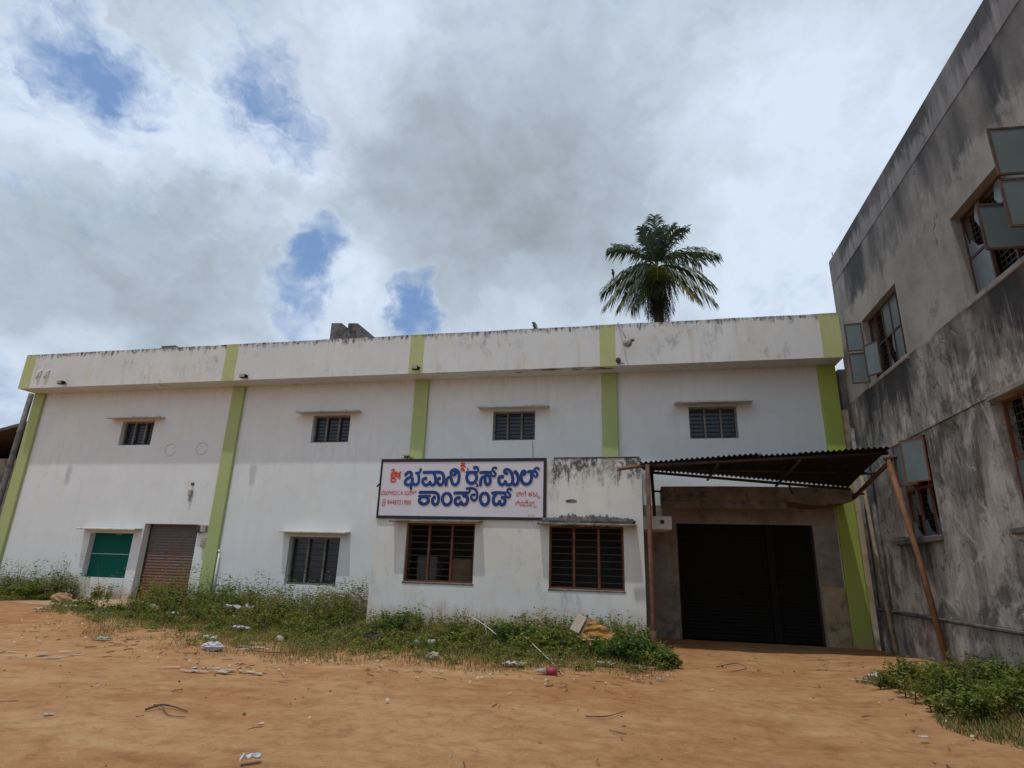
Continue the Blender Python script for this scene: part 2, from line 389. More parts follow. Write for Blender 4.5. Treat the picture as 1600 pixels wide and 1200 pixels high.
c = band(2.42, 1.5, .66, .22, .9, (.045, .042, .04), c, under)
c = band(.92, .5, .72, .2, .8, (.07, .06, .05), c)
ck = T.n('ShaderNodeTexVoronoi', feature='DISTANCE_TO_EDGE'); T.put(ck.inputs['Vector'], T.vmath('ADD', T.scale(p, (1, 1, .8)), T.vmath('SCALE', T.noise(p, 2.5, 5, .6, 0, True)))); ck.inputs['Scale'].default_value = .55
ck.inputs['Vector'].links[0].from_node.inputs[1].links[0].from_node.inputs['Scale'].default_value = .9
crack = T.math('MULTIPLY', T.map(ck.outputs[0], .012, .003), T.map(T.noise(p, .7, 2, .5), .56, .62))
c = T.mix(T.math('MULTIPLY', crack, .8), c, (.05, .045, .04))
hgt = T.math('ADD', T.math('MULTIPLY', fine, .35), T.math('ADD', T.math('MULTIPLY', med, .5), T.math('MULTIPLY', crack, -.6)))
principled(T, c, .92, hgt, .55, .03, .2)
m_reveal = plain('smooth_grey_reveal', (.25, .235, .215), .9, .25, 2, bump=.3, dirt=(.15, .14, .13))

# red-brown earth
m_dirt, T = newmat('red_earth'); p = T.pos(); x, y, z = T.sep(p)
a = T.noise(p, .35, 6, .6); b = T.noise(T.scale(p, (.55, 1.6, 1)), 1.5, 8, .66, .5); d = T.noise(p, 12, 8, .72); f_ = T.noise(p, 55, 4, .7)
c = T.mix(T.map(T.math('ADD', T.math('MULTIPLY', a, .6), T.math('MULTIPLY', T.noise(p, 1.3, 7, .65, .4), .4)), .40, .60), (.38, .182, .074), (.475, .268, .126))
c = T.mix(T.math('MULTIPLY', T.map(b, .5, .72), .6), c, (.27, .110, .040))
c = T.mix(T.math('MULTIPLY', T.map(T.noise(T.scale(p, (.4, 1.2, 1)), .8, 6, .6), .54, .7), .6), c, (.56, .36, .19))
c = T.mix(T.math('MULTIPLY', T.map(d, .58, .75), .55), c, (.13, .058, .026))
c = T.mix(T.math('MULTIPLY', T.map(f_, .62, .75), .45), c, (.44, .30, .18))
mo = T.noise(p, 4.2, 9, .72, .5); mo2 = T.noise(T.scale(p, (1, 1.5, 1)), 1.9, 7, .65, .8)
c = T.mix(T.math('MULTIPLY', T.map(mo, .50, .64), .40), c, (.22, .098, .037))
c = T.mix(T.math('MULTIPLY', T.map(mo2, .56, .68), .5), c, (.23, .10, .042))
c = T.mix(T.math('MULTIPLY', T.map(mo, .46, .36), .35), c, (.55, .35, .19))
track = T.noise(T.scale(p, (.12, 1.4, 1)), 2.2, 5, .6, .2)
hgt = T.math('ADD', T.math('ADD', T.math('MULTIPLY_ADD', mo, .8, T.math('MULTIPLY', d, .4)), T.math('MULTIPLY', f_, .14)), T.math('ADD', T.math('MULTIPLY', b, .5), T.math('MULTIPLY', track, .8)))
principled(T, c, .95, hgt, .9, .06, .15)
m_path = plain('sandy_concrete', (.40, .29, .17), .9, .2, 2, bump=.4, dirt=(.28, .18, .10))

def leaf_mat(name, cols, trans=.35, rough=.55):
    m, T = newmat(name)
    a = T.n('ShaderNodeAttribute', attribute_name='tint'); rp = T.n('ShaderNodeValToRGB'); T.put(rp.inputs[0], a.outputs['Fac'])
    E = rp.color_ramp.elements
    E[0].position = 0; E[0].color = (*cols[0], 1); E[1].position = 1; E[1].color = (*cols[-1], 1)
    for i, cc in enumerate(cols[1:-1]): q = E.new((i+1)/(len(cols)-1)); q.color = (*cc, 1)
    bs = T.n('ShaderNodeBsdfPrincipled'); T.put(bs.inputs['Base Color'], rp.outputs[0]); bs.inputs['Roughness'].default_value = rough; bs.inputs['Specular IOR Level'].default_value = .3
    tr = T.n('ShaderNodeBsdfTranslucent'); T.put(tr.inputs[0], T.mix(1, rp.outputs[0], (1.2, 1.3, .6), 'MULTIPLY'))
    mx = T.n('ShaderNodeMixShader'); mx.inputs[0].default_value = trans; T.put(mx.inputs[1], bs.outputs[0]); T.put(mx.inputs[2], tr.outputs[0])
    o = T.n('ShaderNodeOutputMaterial'); T.put(o.inputs[0], mx.outputs[0]); return m
m_weed = leaf_mat('weed_leaves', [(.042, .075, .018), (.09, .13, .03), (.155, .185, .042), (.25, .255, .065), (.25, .19, .08)])
m_weed_dark = leaf_mat('dark_weed_leaves', [(.03, .06, .016), (.06, .105, .025), (.095, .15, .034), (.16, .20, .05)])
m_grass = leaf_mat('dry_grass', [(.08, .10, .028), (.13, .135, .04), (.185, .165, .058), (.26, .20, .095), (.19, .12, .055)], .3, .7)
m_frond = leaf_mat('palm_leaflets', [(.018, .036, .026), (.036, .062, .038), (.065, .10, .052), (.11, .14, .065)], .25, .38)
m_frond_y = leaf_mat('yellowing_palm_leaflets', [(.07, .085, .03), (.12, .12, .04), (.20, .15, .05)], .25, .5)
m_frond_d = leaf_mat('dead_palm_leaflets', [(.035, .028, .02), (.06, .045, .03), (.03, .035, .03)], .1, .7)
m_stem = plain('weed_stem', (.09, .085, .035), .8, .3)
m_twig = plain('dry_twig', (.16, .10, .06), .9, .4, 10)
m_straw = plain('dry_straw', (.46, .38, .25), .85, .25, 6)
m_trunk = plain('palm_bark', (.14, .115, .09), .9, .4, 4, bump=.6)

# ------------------------------------------------------------------ ground
def grid_axis(parts):
    a = []
    for lo, hi, st in parts: a += list(np.arange(lo, hi, st))
    a.append(parts[-1][1]); return np.array(a)
gx = grid_axis([(-300, -60, 60), (-60, -14, 6), (-14, -6, .8), (-6, 20, .13), (20, 30, 1), (30, 66, 6), (66, 306, 60)])
gy = grid_axis([(-300, -60, 60), (-60, -22, 5), (-22, -16, .5), (-16, 1.04, .13), (1.04, 20, 2), (20, 60, 8), (60, 360, 60)])
nx, ny = len(gx), len(gy)
def sinnoise(X, Y, k, seed):
    r = np.random.default_rng(seed); z = np.zeros_like(X)
    for _ in range(14):
        a = r.uniform(0, 6.283); f = k*r.uniform(.5, 1.6); z += np.sin(X*f*np.cos(a)+Y*f*np.sin(a)+r.uniform(0, 6.28))
    return z/14
X, Y = np.meshgrid(gx, gy); Z = np.vectorize(gz)(X, Y)
fade = np.clip((-.6-Y)/1.5, 0, 1)
Z = Z+(sinnoise(X, Y, 1.4, 1)*.045+sinnoise(X, Y, 4.5, 2)*.022+sinnoise(X*.5, Y, 9, 4)*.014+sinnoise(X, Y, 14, 6)*.010)*fade*np.clip((18.4-X)/2+.2, 0, 1)*np.clip((X+14)/6, 0, 1)
mb = MB(); mb.v = list(zip(X.ravel().tolist(), Y.ravel().tolist(), Z.ravel().tolist()))
mb.f = [(j*nx+i, j*nx+i+1, (j+1)*nx+i+1, (j+1)*nx+i) for j in range(ny-1) for i in range(nx-1)]
tag(mb.build('ground', m_dirt, None, True, (0, 0, 0)), 'dry red earth yard in front of the mill', kind='structure')
# sandy ramp in front of the small shutter
mb = MB()
pts = [(-2.42, -.02), (-.42, -.02), (-.35, -1.2), (-.9, -2.1), (-2.6, -2.5), (-4.0, -2.3), (-3.2, -1.1)]
mb.prism(pts, lambda u, v, t: (u, v, gz(u, v)+(-.15 if t == 0 else .055 if v > -1.5 else .02)))
tag(mb.build('path', m_path), 'sandy concrete ramp leading up to the rusty shutter', kind='structure')

# ------------------------------------------------------------------ walls with openings
def wall(mb, u0, u1, z0, z1, ops, depth, fn):
    us = sorted({u0, u1, *[o[0] for o in ops], *[o[1] for o in ops]}); zs = sorted({z0, z1, *[o[2] for o in ops], *[o[3] for o in ops]})
    inside = lambda u, z: any(o[0] < u < o[1] and o[2] < z < o[3] for o in ops)
    for a, b in zip(us, us[1:]):
        for c, d in zip(zs, zs[1:]):
            if inside((a+b)/2, (c+d)/2): continue
            mb.quad(fn(a, c, 0), fn(b, c, 0), fn(b, d, 0), fn(a, d, 0)); mb.quad(fn(b, c, depth), fn(a, c, depth), fn(a, d, depth), fn(b, d, depth))
    for a, b, c, d in list(ops)+[(u0, u1, z0, z1)]:
        mb.quad(fn(a, c, 0), fn(a, d, 0), fn(a, d, depth), fn(a, c, depth)); mb.quad(fn(b, d, 0), fn(b, c, 0), fn(b, c, depth), fn(b, d, depth))
        mb.quad(fn(b, c, 0), fn(a, c, 0), fn(a, c, depth), fn(b, c, depth)); mb.quad(fn(a, d, 0), fn(b, d, 0), fn(b, d, depth), fn(a, d, depth))

# ------------------------------------------------------------------ the mill
mill = thing('rice_mill_building', 'long white two-storey mill hall with lime green pilasters and deep parapet', 'building', (5, 0, 0))
UP = [(-4.09, -2.83, 5.09, 5.92), (3.0, 4.27, 5.09, 5.96), (8.82, 10.08, 5.08, 5.96), (14.36, 15.62, 5.05, 5.95)]
LOW = [(2.75, 4.38, .92, 2.26)]
NET = [(-4.34, -2.72, .90, 2.25)]
SH1 = (-2.37, -.42, .25, 2.56); SH2 = (13.85, 17.2, 0.0, 2.83)
mb = MB(); fn = lambda u, z, d: (u, d, z)
wall(mb, -7.95, 18.2, -.3, 7.2, UP+LOW+NET+[SH1, SH2], .32, fn)
mb.build('wall', m_wall, mill)
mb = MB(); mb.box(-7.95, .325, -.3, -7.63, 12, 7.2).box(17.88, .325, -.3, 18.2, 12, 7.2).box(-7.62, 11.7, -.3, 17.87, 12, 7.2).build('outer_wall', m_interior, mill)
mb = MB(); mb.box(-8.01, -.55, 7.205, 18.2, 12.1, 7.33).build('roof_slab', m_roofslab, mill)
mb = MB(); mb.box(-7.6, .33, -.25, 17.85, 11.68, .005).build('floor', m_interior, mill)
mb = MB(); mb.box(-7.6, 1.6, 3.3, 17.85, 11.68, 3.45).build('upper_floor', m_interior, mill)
# parapet: face, soffit
mb = MB()
N = 60
prof = [(-.708, 6.99), (-.708, 8.227), (-.56, 8.235), (-.56, 7.33), (-.56, 7.2), (-.002, 7.2), (-.002, 6.992)]
xs = np.linspace(-8.01, 18.22, N)
for i, xx in enumerate(xs):
    for k, (py_, pz) in enumerate(prof):
        j = (math.sin(xx*2.1)*.006+math.sin(xx*5.3+1)*.005) if k in (1, 2) else 0
        mb.v.append((xx, py_, pz+j))
n = len(prof)
for i in range(N-1):
    for k in range(n): mb.f.append((i*n+k, i*n+(k+1) % n, (i+1)*n+(k+1) % n, (i+1)*n+k))
mb.f += [tuple(range(n)), tuple(range((N-1)*n, N*n))[::-1]]
mb.build('parapet', m_fascia, mill)
PX = [-8.01, 0., 6.34, 12.0, 17.74]; PW = .437
for i, a in enumerate(PX):
    z0 = -.25
    MB().bbox(a, -.1, z0, a+PW, -.001, 6.988, .012).build('pilaster', m_green_fresh if i == 4 else m_green, mill)
    MB().box(a+(-.003 if i == 0 else 0), -.712, 6.985, a+PW+(.0 if i < 4 else .045), -.7, 8.229).build('painted_band', m_green_band, mill)
# far-left return of the parapet
MB().box(-8.013, -.70, 6.992, -8.0, -.10, 8.22).build('painted_band', m_green_band, mill)
# window builder
def window(parent, a, b, z0, z1, y, cols, mf, rows_bars, pane=True, name='window', fw=.05, mull=.05, grid=False, barmat=None, fn=None):
    fn = fn or (lambda u, z, d: (u, y+d, z))
    g = lambda m, u0, d0, c0, u1, d1, c1: m.box(u0, d0, c0, u1, d1, c1, lambda uu, dd, zz: fn(uu, zz, dd))
    m = MB()
    g(m, a+.002, 0, z0+.002, a+fw, .07, z1-.002); g(m, b-fw, 0, z0+.002, b-.002, .07, z1-.002)
    g(m, a+fw, 0, z0+.002, b-fw, .07, z0+fw); g(m, a+fw, 0, z1-fw, b-fw, .07, z1-.002)
    wd = m.build(name, mf, parent)
    for i in range(1, cols):
        u = a+(b-a)*i/cols; m = MB(); g(m, u-mull/2, -.012, z0+fw, u+mull/2, .06, z1-fw); m.build('mullion', mf, wd)
    if rows_bars:
        m = MB()
        for i in range(1, rows_bars+1):
            zz = z0+(z1-z0)*i/(rows_bars+1); g(m, a+fw, .02, zz-.007, b-fw, .034, zz+.007)
        if grid:
            for i in range(1, cols*7):
                if i % 7: u = a+(b-a)*i/(cols*7); g(m, u-.005, .045, z0+fw, u+.005, .055, z1-fw)
        m.build('grille', barmat or m_bar, wd)
    if pane:
        for i in range(cols):
            u0 = a+(b-a)*i/cols; u1 = a+(b-a)*(i+1)/cols; m = MB(); g(m, u0+.03, .075, z0+.03, u1-.03, .08, z1-.03); m.build('pane', m_glass_dark, wd)
    return wd
def sunshade(parent, x0, x1, z, y0, dep, mat, th=.055, drop=.03):
    m = MB(); m.bbox(x0, -dep, 0, x1, -.001, th, .012, lambda x, y, zz: (x, y0+y, z+zz+y*drop/dep*-1*-1)); return m.build('sunshade', mat, parent)
for k, (a, b, c, d) in enumerate(UP):
    wd = window(mill, a, b, c, d, .14, 3, m_frame_grey, 7, barmat=m_black)
    e = [(-4.47, -2.45), (2.55, 4.62), (8.4, 10.5), (13.98, 16.0)][k]
    sunshade(mill, e[0], e[1], d+.055, 0, .36, m_shade_slab)
    MB().box(a, .0+.13, c-.02, b, .16, c+.001).build('sill', m_frame_grey, wd)
wd = window(mill, *LOW[0], .17, 3, m_frame_grey, 7, barmat=m_black)
sunshade(mill, 2.52, 4.68, 2.385, 0, .33, m_shade_slab)
sunshade(mill, -4.62, -2.42, 2.36, 0, .33, m_shade_slab)
# green shade net stretched over the left lower window
nw = window(mill, *NET[0], .20, 1, m_frame_grey, 0, pane=False)
m = MB(); A, B_, C_, D_ = NET[0]; nn = 14; mm = 10
for j in range(mm+1):
    for i in range(nn+1):
        u = i/nn; v = j/mm
        m.v.append((A+.01+(B_-A-.02)*u, .185+.018*math.sin(u*9+v*3)*math.sin(math.pi*u)+.02*math.sin(v*7)*u*(1-u), C_+.01+(D_-C_-.02)*v))
for j in range(mm):
    for i in range(nn): q = j*(nn+1)+i; m.f.append((q, q+1, q+nn+2, q+nn+1))
tag(m.build('shade_net', m_net, nw, True), 'green shade net')
MB().box(A+.06, .165, C_+.70, B_-.05, .172, C_+.715).build('cord', m_pvc, nw)
# rolling shutters
def shutter(parent, x0, x1, z0, z1, y, mat, pitch=.085, amp=.016, dents=0.):
    m = MB(); rows = []; z = z0; k = 0
    n = int((z1-z0)/pitch); xs = np.linspace(x0, x1, 9)
    for i in range(n*4+1):
        zz = z0+(z1-z0)*i/(n*4); ph = i % 4
        yo = (-amp, -amp*.55, 0, -amp*.55)[ph] if ph != 2 else .004
        for xx in xs: m.v.append((xx, y+yo+dents*.012*math.sin(xx*5+zz*3)*math.sin(zz*2.2), zz))
    L = len(xs)
    for j in range(n*4):
        for i in range(L-1): m.f.append((j*L+i, j*L+i+1, (j+1)*L+i+1, (j+1)*L+i))
    s = m.build('rolling_shutter', mat, parent)
    MB().bbox(x0, y-.035, z0-.0, x1, y-.017, z0+.10, .006).build('bottom_rail', mat, s)
    return s
s1 = shutter(mill, SH1[0]+.03, SH1[1]-.03, .28, SH1[3]-.005, .27, m_shut_rust, .085, .018, 1.)
for xx in (SH1[0]+.005, SH1[1]-.055): MB().box(xx, .235, .26, xx+.05, .31, SH1[3]-.003).build('guide_rail', m_darksteel, s1)
s2 = shutter(mill, 13.86, 16.06, .02, SH2[3]-.004, .20, m_shut_dark)
s3 = shutter(mill, 16.26, 17.19, .02, SH2[3]-.004, .20, m_shut_dark)
MB().bbox(16.07, .12, -.05, 16.25, .25, SH2[3]-.003, .01).build('shutter_post', m_shut_dark, mill)
for xx in (13.855, 17.145): MB().box(xx, .12, 0., xx+.05, .175, SH2[3]-.004).build('guide_rail', m_darksteel, s2)
# concrete lintel slab over the big doors, broken at its right end
m = MB()
poly = [(13.49, 3.29), (16.6, 3.27), (16.9, 3.20), (17.25, 3.19), (17.3, 3.24), (17.55, 3.235), (17.86, 3.30), (17.90, 3.46), (17.84, 3.61), (15, 3.64), (13.49, 3.63)]
m.prism(poly, lambda u, v, t: (u, -1.0+t*.997, v))
m.build('lintel_slab', m_lintel, mill)
MB().bbox(13.50, -.96, 3.10, 16.4, -.9, 3.288, .01).build('slab_rib', m_lintel, mill)
MB().bbox(12.99, -1.25, 2.56, 13.70, -.003, 2.88, .02).build('concrete_bracket', m_wall, mill)
m = MB(); m.tube([(13.47, -1.262, 2.74), (13.47, -1.235, 2.74)], .055, 12); m.build('pipe_hole', m_black, mill)
m_door_shade = plain('shaded_wall_brown', (.25, .215, .18), .92, .3, 1.6, bump=.3, dirt=(.15, .115, .085))  # brown tone paints the canopy's shade onto the wall round the doors
m = MB(); wall(m, 13.035, 17.72, -.1, 3.262, [(13.875, 17.175, -.1, 2.80)], .012, lambda u, z, d: (u, -.014+d, z)); m.build('door_shade_panel', m_door_shade, mill)
# rendered plinth and jamb beside the doors
MB().bbox(13.05, -.03, -.1, 13.83, -.001, .62, .008).build('plinth', m_concrete, mill)
MB().bbox(17.22, -.028, -.1, 17.73, -.001, 1.35, .008).build('plinth', plain('stained_jamb_render', (.36, .27, .17), .9, .3, 2, dirt=(.14, .09, .05)), mill)
# cream strip of plaster closing the gap to the grey building
MB().box(18.19, -.07, -.2, 18.34, .02, 5.75).build('gap_infill', plain('cream_plaster', (.46, .38, .27), .9, .25, 2, dirt=(.26, .2, .13)), mill)
# pipes on the mill
m = MB(); m.tube([(-8.12, -.12, 6.98), (-8.17, -.12, 5.2), (-8.22, -.12, 2.4), (-8.22, -.12, 0)], .085, 10); m.build('drain_pipe', m_grey_pvc, mill, True)
for zz in (5.6, 4.4, 2.6): m = MB(); m.tube([(-8.15-(.05*(6-zz)/3), -.12, zz-.04), (-8.15-(.05*(6-zz)/3), -.12, zz+.04)], .1, 10); m.build('pipe_collar', m_grey_pvc, mill)
m = MB(); m.tube([(.50, -.05, 1.72), (.50, -.05, .3)], .03, 8); m.tube([(.50, -.05, 1.72), (.47, -.05, 1.80), (.43, -.06, 1.80)], .03, 8); m.build('water_pipe', m_pvc, mill, True)
for xx in (-7.25, -6.92):
    m = MB(); m.tube([(xx+.06, -.72, 7.62), (xx+.03, -.78, 7.55), (xx+.03, -.78, 7.42), (xx-.05, -.74, 7.33)], .03, 8); m.build('overflow_spout', m_pvc, mill, True)
for xx, zz in ((-2.0, 4.92), (-.83, 4.95)):
    m = MB(); ring = [(xx+.2*math.cos(t), -.004, zz+.2*math.sin(t)) for t in np.linspace(.4, 6.0, 20)]; m.tube(ring, .012, 5); m.build('plaster_ring', plain('ring_plaster', (.56, .56, .54), .9, .05), mill, True)
for pxy in ((830, 572), (800, 577), (860, 574)):
    q = at(pxy[0], pxy[1], -.35)
# concrete patches fallen out of the soffit
m = MB()
for i in range(16):
    cx_, cy_ = random.uniform(9.6, 12.2), random.uniform(-.66, -.45); rr = random.uniform(.03, .14)
    m.add([(cx_+rr*random.uniform(.7, 1.3)*math.cos(t)*1.7, cy_+rr*.4*random.uniform(.6, 1.2)*math.sin(t), 6.986-.0004*i) for t in np.linspace(0, 6.283, 9)[:-1]], [tuple(range(8))])
m.build('spalled_patch', plain('spalled_concrete', (.20, .15, .12), .95, .5, 6, bump=.8), mill)['kind'] = 'stuff'

# ------------------------------------------------------------------ office annex
OY = -2.2
office = thing('office_annex', 'small white single-storey office block with two barred windows under the signboard', 'building', (9.7, OY, 0))
OW = [(7.28, 9.03, 1.18, 2.56), (10.84, 12.56, 1.14, 2.545)]
m = MB(); wall(m, 6.43, 13.01, -.2, 4.14, OW, .22, lambda u, z, d: (u, OY+d, z)); m.build('wall', m_office, office)
for xa in (6.43, 12.81): MB().box(xa, OY+.225, -.2, xa+.2, -.002, 4.14).build('side_wall', m_office, office)
MB().box(6.64, OY+.23, 3.55, 12.8, -.11, 3.68).build('roof_slab', m_roofslab, office)
MB().box(6.64, OY+.23, -.15, 12.8, -.11, .02).build('floor', m_interior, office)
m = MB(); m.bbox(10.93, OY-.012, 4.143, 12.98, OY+.21, 4.175, .01); m.build('coping', m_mould, office)
MB().box(6.65, -.14, .03, 12.79, -.115, 3.54).build('dark_backing', m_interior, office)  # dark sheet added before the white mill wall to darken the office windows
for k, (a, b, c, d) in enumerate(OW):
    wd = window(office, a, b, c, d, OY+.07, 3, m_frame_red, 8, pane=False, fw=.045, mull=.055)
    e = [(6.93, 9.21), (10.6, 12.86)][k]
    m = MB(); m.bbox(e[0], OY-.34, d+.03, e[1], OY-.001, d+.075, .01, lambda x, y, z: (x, y, z+.012*math.sin(x*2.3+k)-(OY-y)*.10)); m.build('sunshade', m_shade_dark, office)
    MB().bbox(a-.02, OY-.015, c-.04, b+.02, OY+.08, c-.001, .006).build('sill', m_shade_dark, wd)
# mould heap on the second sunshade
m = MB()
for i in range(26):
    xx = 10.75+2.0*i/25; hgt_ = .03+.09*random.random()*math.sin(math.pi*(i+.5)/26)+.03*math.sin(math.pi*i/25)
    m.blob((xx, OY-.06, 2.66), (.09, .06, hgt_+.03), 6, 4, .25)
m.build('moss_crust', m_mould, office)['kind'] = 'stuff'
# broken vent in the annex wall
m = MB(); m.tube([(11.35, OY-.008, 3.12), (11.35, OY-.002, 3.12)], .01, 6)
m.add([(11.22+.14+.14*math.cos(t), OY-.006, 3.11+.055*math.sin(t)*(1 if math.sin(t) > 0 else .5)) for t in np.linspace(0, 6.28, 13)[:-1]], [tuple(range(12))])
m.build('vent_hole', m_mould, office)
# things standing inside behind the first window
bx = MB(); bx.bbox(7.42, OY+.5, .3, 7.95, OY+.95, 1.78, .03); tag(bx.build('paper_bundle', plain('grey_sacking', (.11, .105, .10), .9, .2)), 'grey bundle standing behind the bars of the left office window', 'bundle')
bx = MB(); bx.bbox(8.2, OY+.9, .3, 8.75, OY+1.3, 1.75, .03); tag(bx.build('brown_carton', plain('brown_carton_paper', (.22, .15, .09), .9, .2)), 'brown carton behind the middle of the left office window', 'carton')

# ------------------------------------------------------------------ signboard
SY = -2.245
sign = thing('signboard', 'wide white signboard with blue Kannada lettering in a black frame on the office parapet', 'signboard', (8.63, SY, 2.66))
SQ = [Vector((6.5, SY, 4.115)), Vector((10.77, SY, 4.135)), Vector((10.765, SY, 2.67)), Vector((6.485, SY, 2.65))]
def srect(m, x0, z0, x1, z1, y0, y1): m.bbox(x0, y0, z0, x1, y1, z1, .008)
m_signface = plain('sign_white_flex', (.60, .58, .63), .6, .04, 2, bump=.1)
m_signframe = plain('sign_black_frame', (.02, .021, .026), .6, .3)
MB().box(6.48, SY+.004, 2.68, 10.745, SY+.042, 4.13).build('panel', m_signface, sign)
for (x0, z0, x1, z1) in ((6.457, 4.066, 10.761, 4.146), (6.457, 2.655, 10.761, 2.72), (6.457, 2.721, 6.507, 4.065), (10.692, 2.721, 10.761, 4.065)):
    m = MB(); m.bbox(x0, SY-.012, z0, x1, SY+.043, z1, .006, lambda x, y, z: (x, y, z+.008*math.sin(x*3.1))); m.build('frame', m_signframe, sign)
m_blue = plain('blue_sign_paint', (.008, .045, .20), .6, .35, 1.2, bump=.05); m_halo = plain('peach_drop_shadow', (.62, .50, .40), .7, .08, 3, bump=.05)
m_red = plain('red_sign_paint', (.48, .028, .022), .6, .2, 4, bump=.05); m_redhalo = plain('pink_sign_paint', (.62, .25, .17), .7, .1, 4, bump=.05)
def catmull(pts, n=6):
    P = [Vector(p) for p in pts]; o = []
    for i in range(len(P)-1):
        a, b, c, d = P[max(i-1, 0)], P[i], P[i+1], P[min(i+2, len(P)-1)]
        for k in range(n):
            t = k/n; o.append(.5*((2*b)+(c-a)*t+(2*a-5*b+4*c-d)*t*t+(3*b-a-3*c+d)*t**3))
    return o+[P[-1]]
lay = [0]
def ribbon(m, pts, wd, y, curve=True):                         # pts (x, z) on the sign; flat painted stroke with round ends
    P = catmull(pts) if curve and len(pts) > 2 else [Vector(p) for p in pts]
    lay[0] += 1; yy = y-.0004*(lay[0] % 5)
    vs = []; hw = wd/2
    for i, p in enumerate(P):
        d = (P[min(i+1, len(P)-1)]-P[max(i-1, 0)]); d = d.normalized() if d.length > 1e-9 else Vector((1, 0)); nrm = Vector((-d.y, d.x))
        vs += [p+nrm*hw, p-nrm*hw]
    L = len(P); closed = (P[0]-P[-1]).length < hw*.2; ys = [yy-.0000045*(i//2) for i in range(2*L)]; fs = [(2*i, 2*i+1, 2*i+3, 2*i+2) for i in range(L-1)]
    for ci, (p, s) in enumerate(() if closed else ((P[0], P[0]-P[1]), (P[-1], P[-1]-P[-2]))):
        a = math.atan2(s.y, s.x); o = len(vs)
        vs += [p+Vector((math.cos(a+t), math.sin(a+t)))*hw for t in np.linspace(-math.pi/2, math.pi/2, 7)]
        fs.append(tuple(range(o, o+7))); ys += [ys[0] if ci == 0 else ys[2*L-1]]*7
    m.add([(v.x, q_, v.y) for v, q_ in zip(vs, ys)], fs)
def disc(m, c, r, y):
    lay[0] += 1; yy = y-.0004*(lay[0] % 5)
    m.add([(c[0]+r*math.cos(t), yy, c[1]+r*math.sin(t)) for t in np.linspace(0, 6.283, 17)[:-1]], [tuple(range(16))])
def zc(crop, X, Y):                                            # tracing coordinates of the two lettering enlargements -> sign plane
    px = (590 if crop == 1 else 715)+X/11.4286; q = at(px, 710+Y/11.4286, SY); return (q.x, q.z)
MPX = (at(855, 760, SY)-at(715, 760, SY)).length/1600           # metres per tracing unit
def letter(crop, strokes, name='letter', mat=None, halo=None, w=58, dots=(), hshift=(9, 12), hw=6):
    mat = mat or m_blue; halo = halo or m_halo
    m = MB(); h = MB()
    for s in strokes:
        ww = w; curve = True
        if isinstance(s[0], (int, float)): ww = s[0]; s = s[1:]
        ribbon(m, [zc(crop, *p) for p in s], ww*MPX, SY-.004)
        ribbon(h, [zc(crop, p[0]+hshift[0], p[1]+hshift[1]) for p in s], (ww+hw)*MPX, SY-.0005)
    for x, y, r in dots: disc(m, zc(crop, x, y), r*MPX, SY-.004)
    o = m.build(name, mat, sign); h.build('letter_shadow', halo, o)
    if name == 'emblem': o['kind'] = 'stuff'
def ell(cx, cy, rx, ry, a0=0, a1=360, n=14): return [(cx+rx*math.cos(R(t)), cy+ry*math.sin(R(t))) for t in np.linspace(a0, a1, n)]
# top line
letter(1, [[(505, 360), (540, 322), (588, 322), (608, 360), (585, 405), (525, 440), (492, 485), (505, 532), (560, 545), (605, 515), (622, 470), (622, 430)],
           [(622, 500), (655, 540), (700, 535), (735, 492), (738, 420), (728, 350)], [50, (690, 332), (735, 330), (760, 305), (768, 268)], [(598, 560), (598, 605)]], dots=[(505, 358, 34)])
letter(1, [[(862, 432), (826, 436), (808, 470), (818, 520), (858, 548), (905, 535), (932, 495)], [(932, 495), (965, 542), (1008, 540), (1034, 490), (1030, 400), (1008, 335)],
           [(830, 322), (900, 320), (1000, 318), (1100, 318), (1158, 340), (1182, 400), (1178, 480), (1150, 532), (1108, 542), (1074, 505), (1070, 455), (1090, 430)]], dots=[(858, 430, 36), (1102, 430, 34)])
letter(1, [[(1345, 380), (1388, 350), (1385, 308), (1345, 290), (1312, 315), (1318, 358), (1345, 375)], [(1310, 320), (1335, 285), (1395, 275), (1445, 320), (1455, 400), (1442, 490), (1398, 542), (1350, 530), (1325, 480), (1312, 425), (1280, 408), (1245, 435), (1228, 490), (1225, 548)]])
letter(2, [ell(252, 415, 88, 100, -90, 270), [(170, 325), (250, 322), (335, 322)], [46, (295, 240), (335, 225), (362, 255), (362, 300), (335, 322)], [60, (180, 480), (250, 525), (320, 480)], [26, (335, 572), (362, 570), (352, 535), (330, 520)]], dots=[(303, 238, 32)])
letter(2, [[(408, 545), (415, 470), (440, 415), (475, 405), (492, 440), (495, 495), (525, 540), (565, 525), (584, 470), (575, 412), (545, 380), (515, 368), (508, 335)], [(415, 325), (500, 320), (585, 322)],
           [44, (590, 325), (610, 375), (655, 390), (678, 350), (655, 312), (625, 290), (635, 250), (665, 235), (690, 245)]])
letter(2, [[(800, 398), (758, 400), (736, 440), (745, 505), (785, 542), (832, 525), (852, 485)], [(852, 490), (885, 540), (940, 540), (980, 500), (985, 420), (965, 340), (925, 285), (875, 270), (840, 295), (848, 330), (880, 340)],
           [(980, 495), (1012, 542), (1055, 535), (1082, 480), (1078, 390), (1050, 330), (1020, 312)]], dots=[(800, 398, 35), (1030, 315, 36)])
letter(2, [[(1190, 352), (1212, 322), (1185, 298), (1152, 320), (1135, 390), (1145, 470), (1190, 525), (1245, 530), (1295, 500), (1318, 440), (1322, 350)], [(1270, 308), (1310, 305), (1360, 306)],
           [44, (1335, 320), (1355, 380), (1405, 395), (1425, 355), (1402, 315), (1375, 295), (1385, 255), (1420, 240), (1450, 262)]], dots=[(1185, 345, 36)])
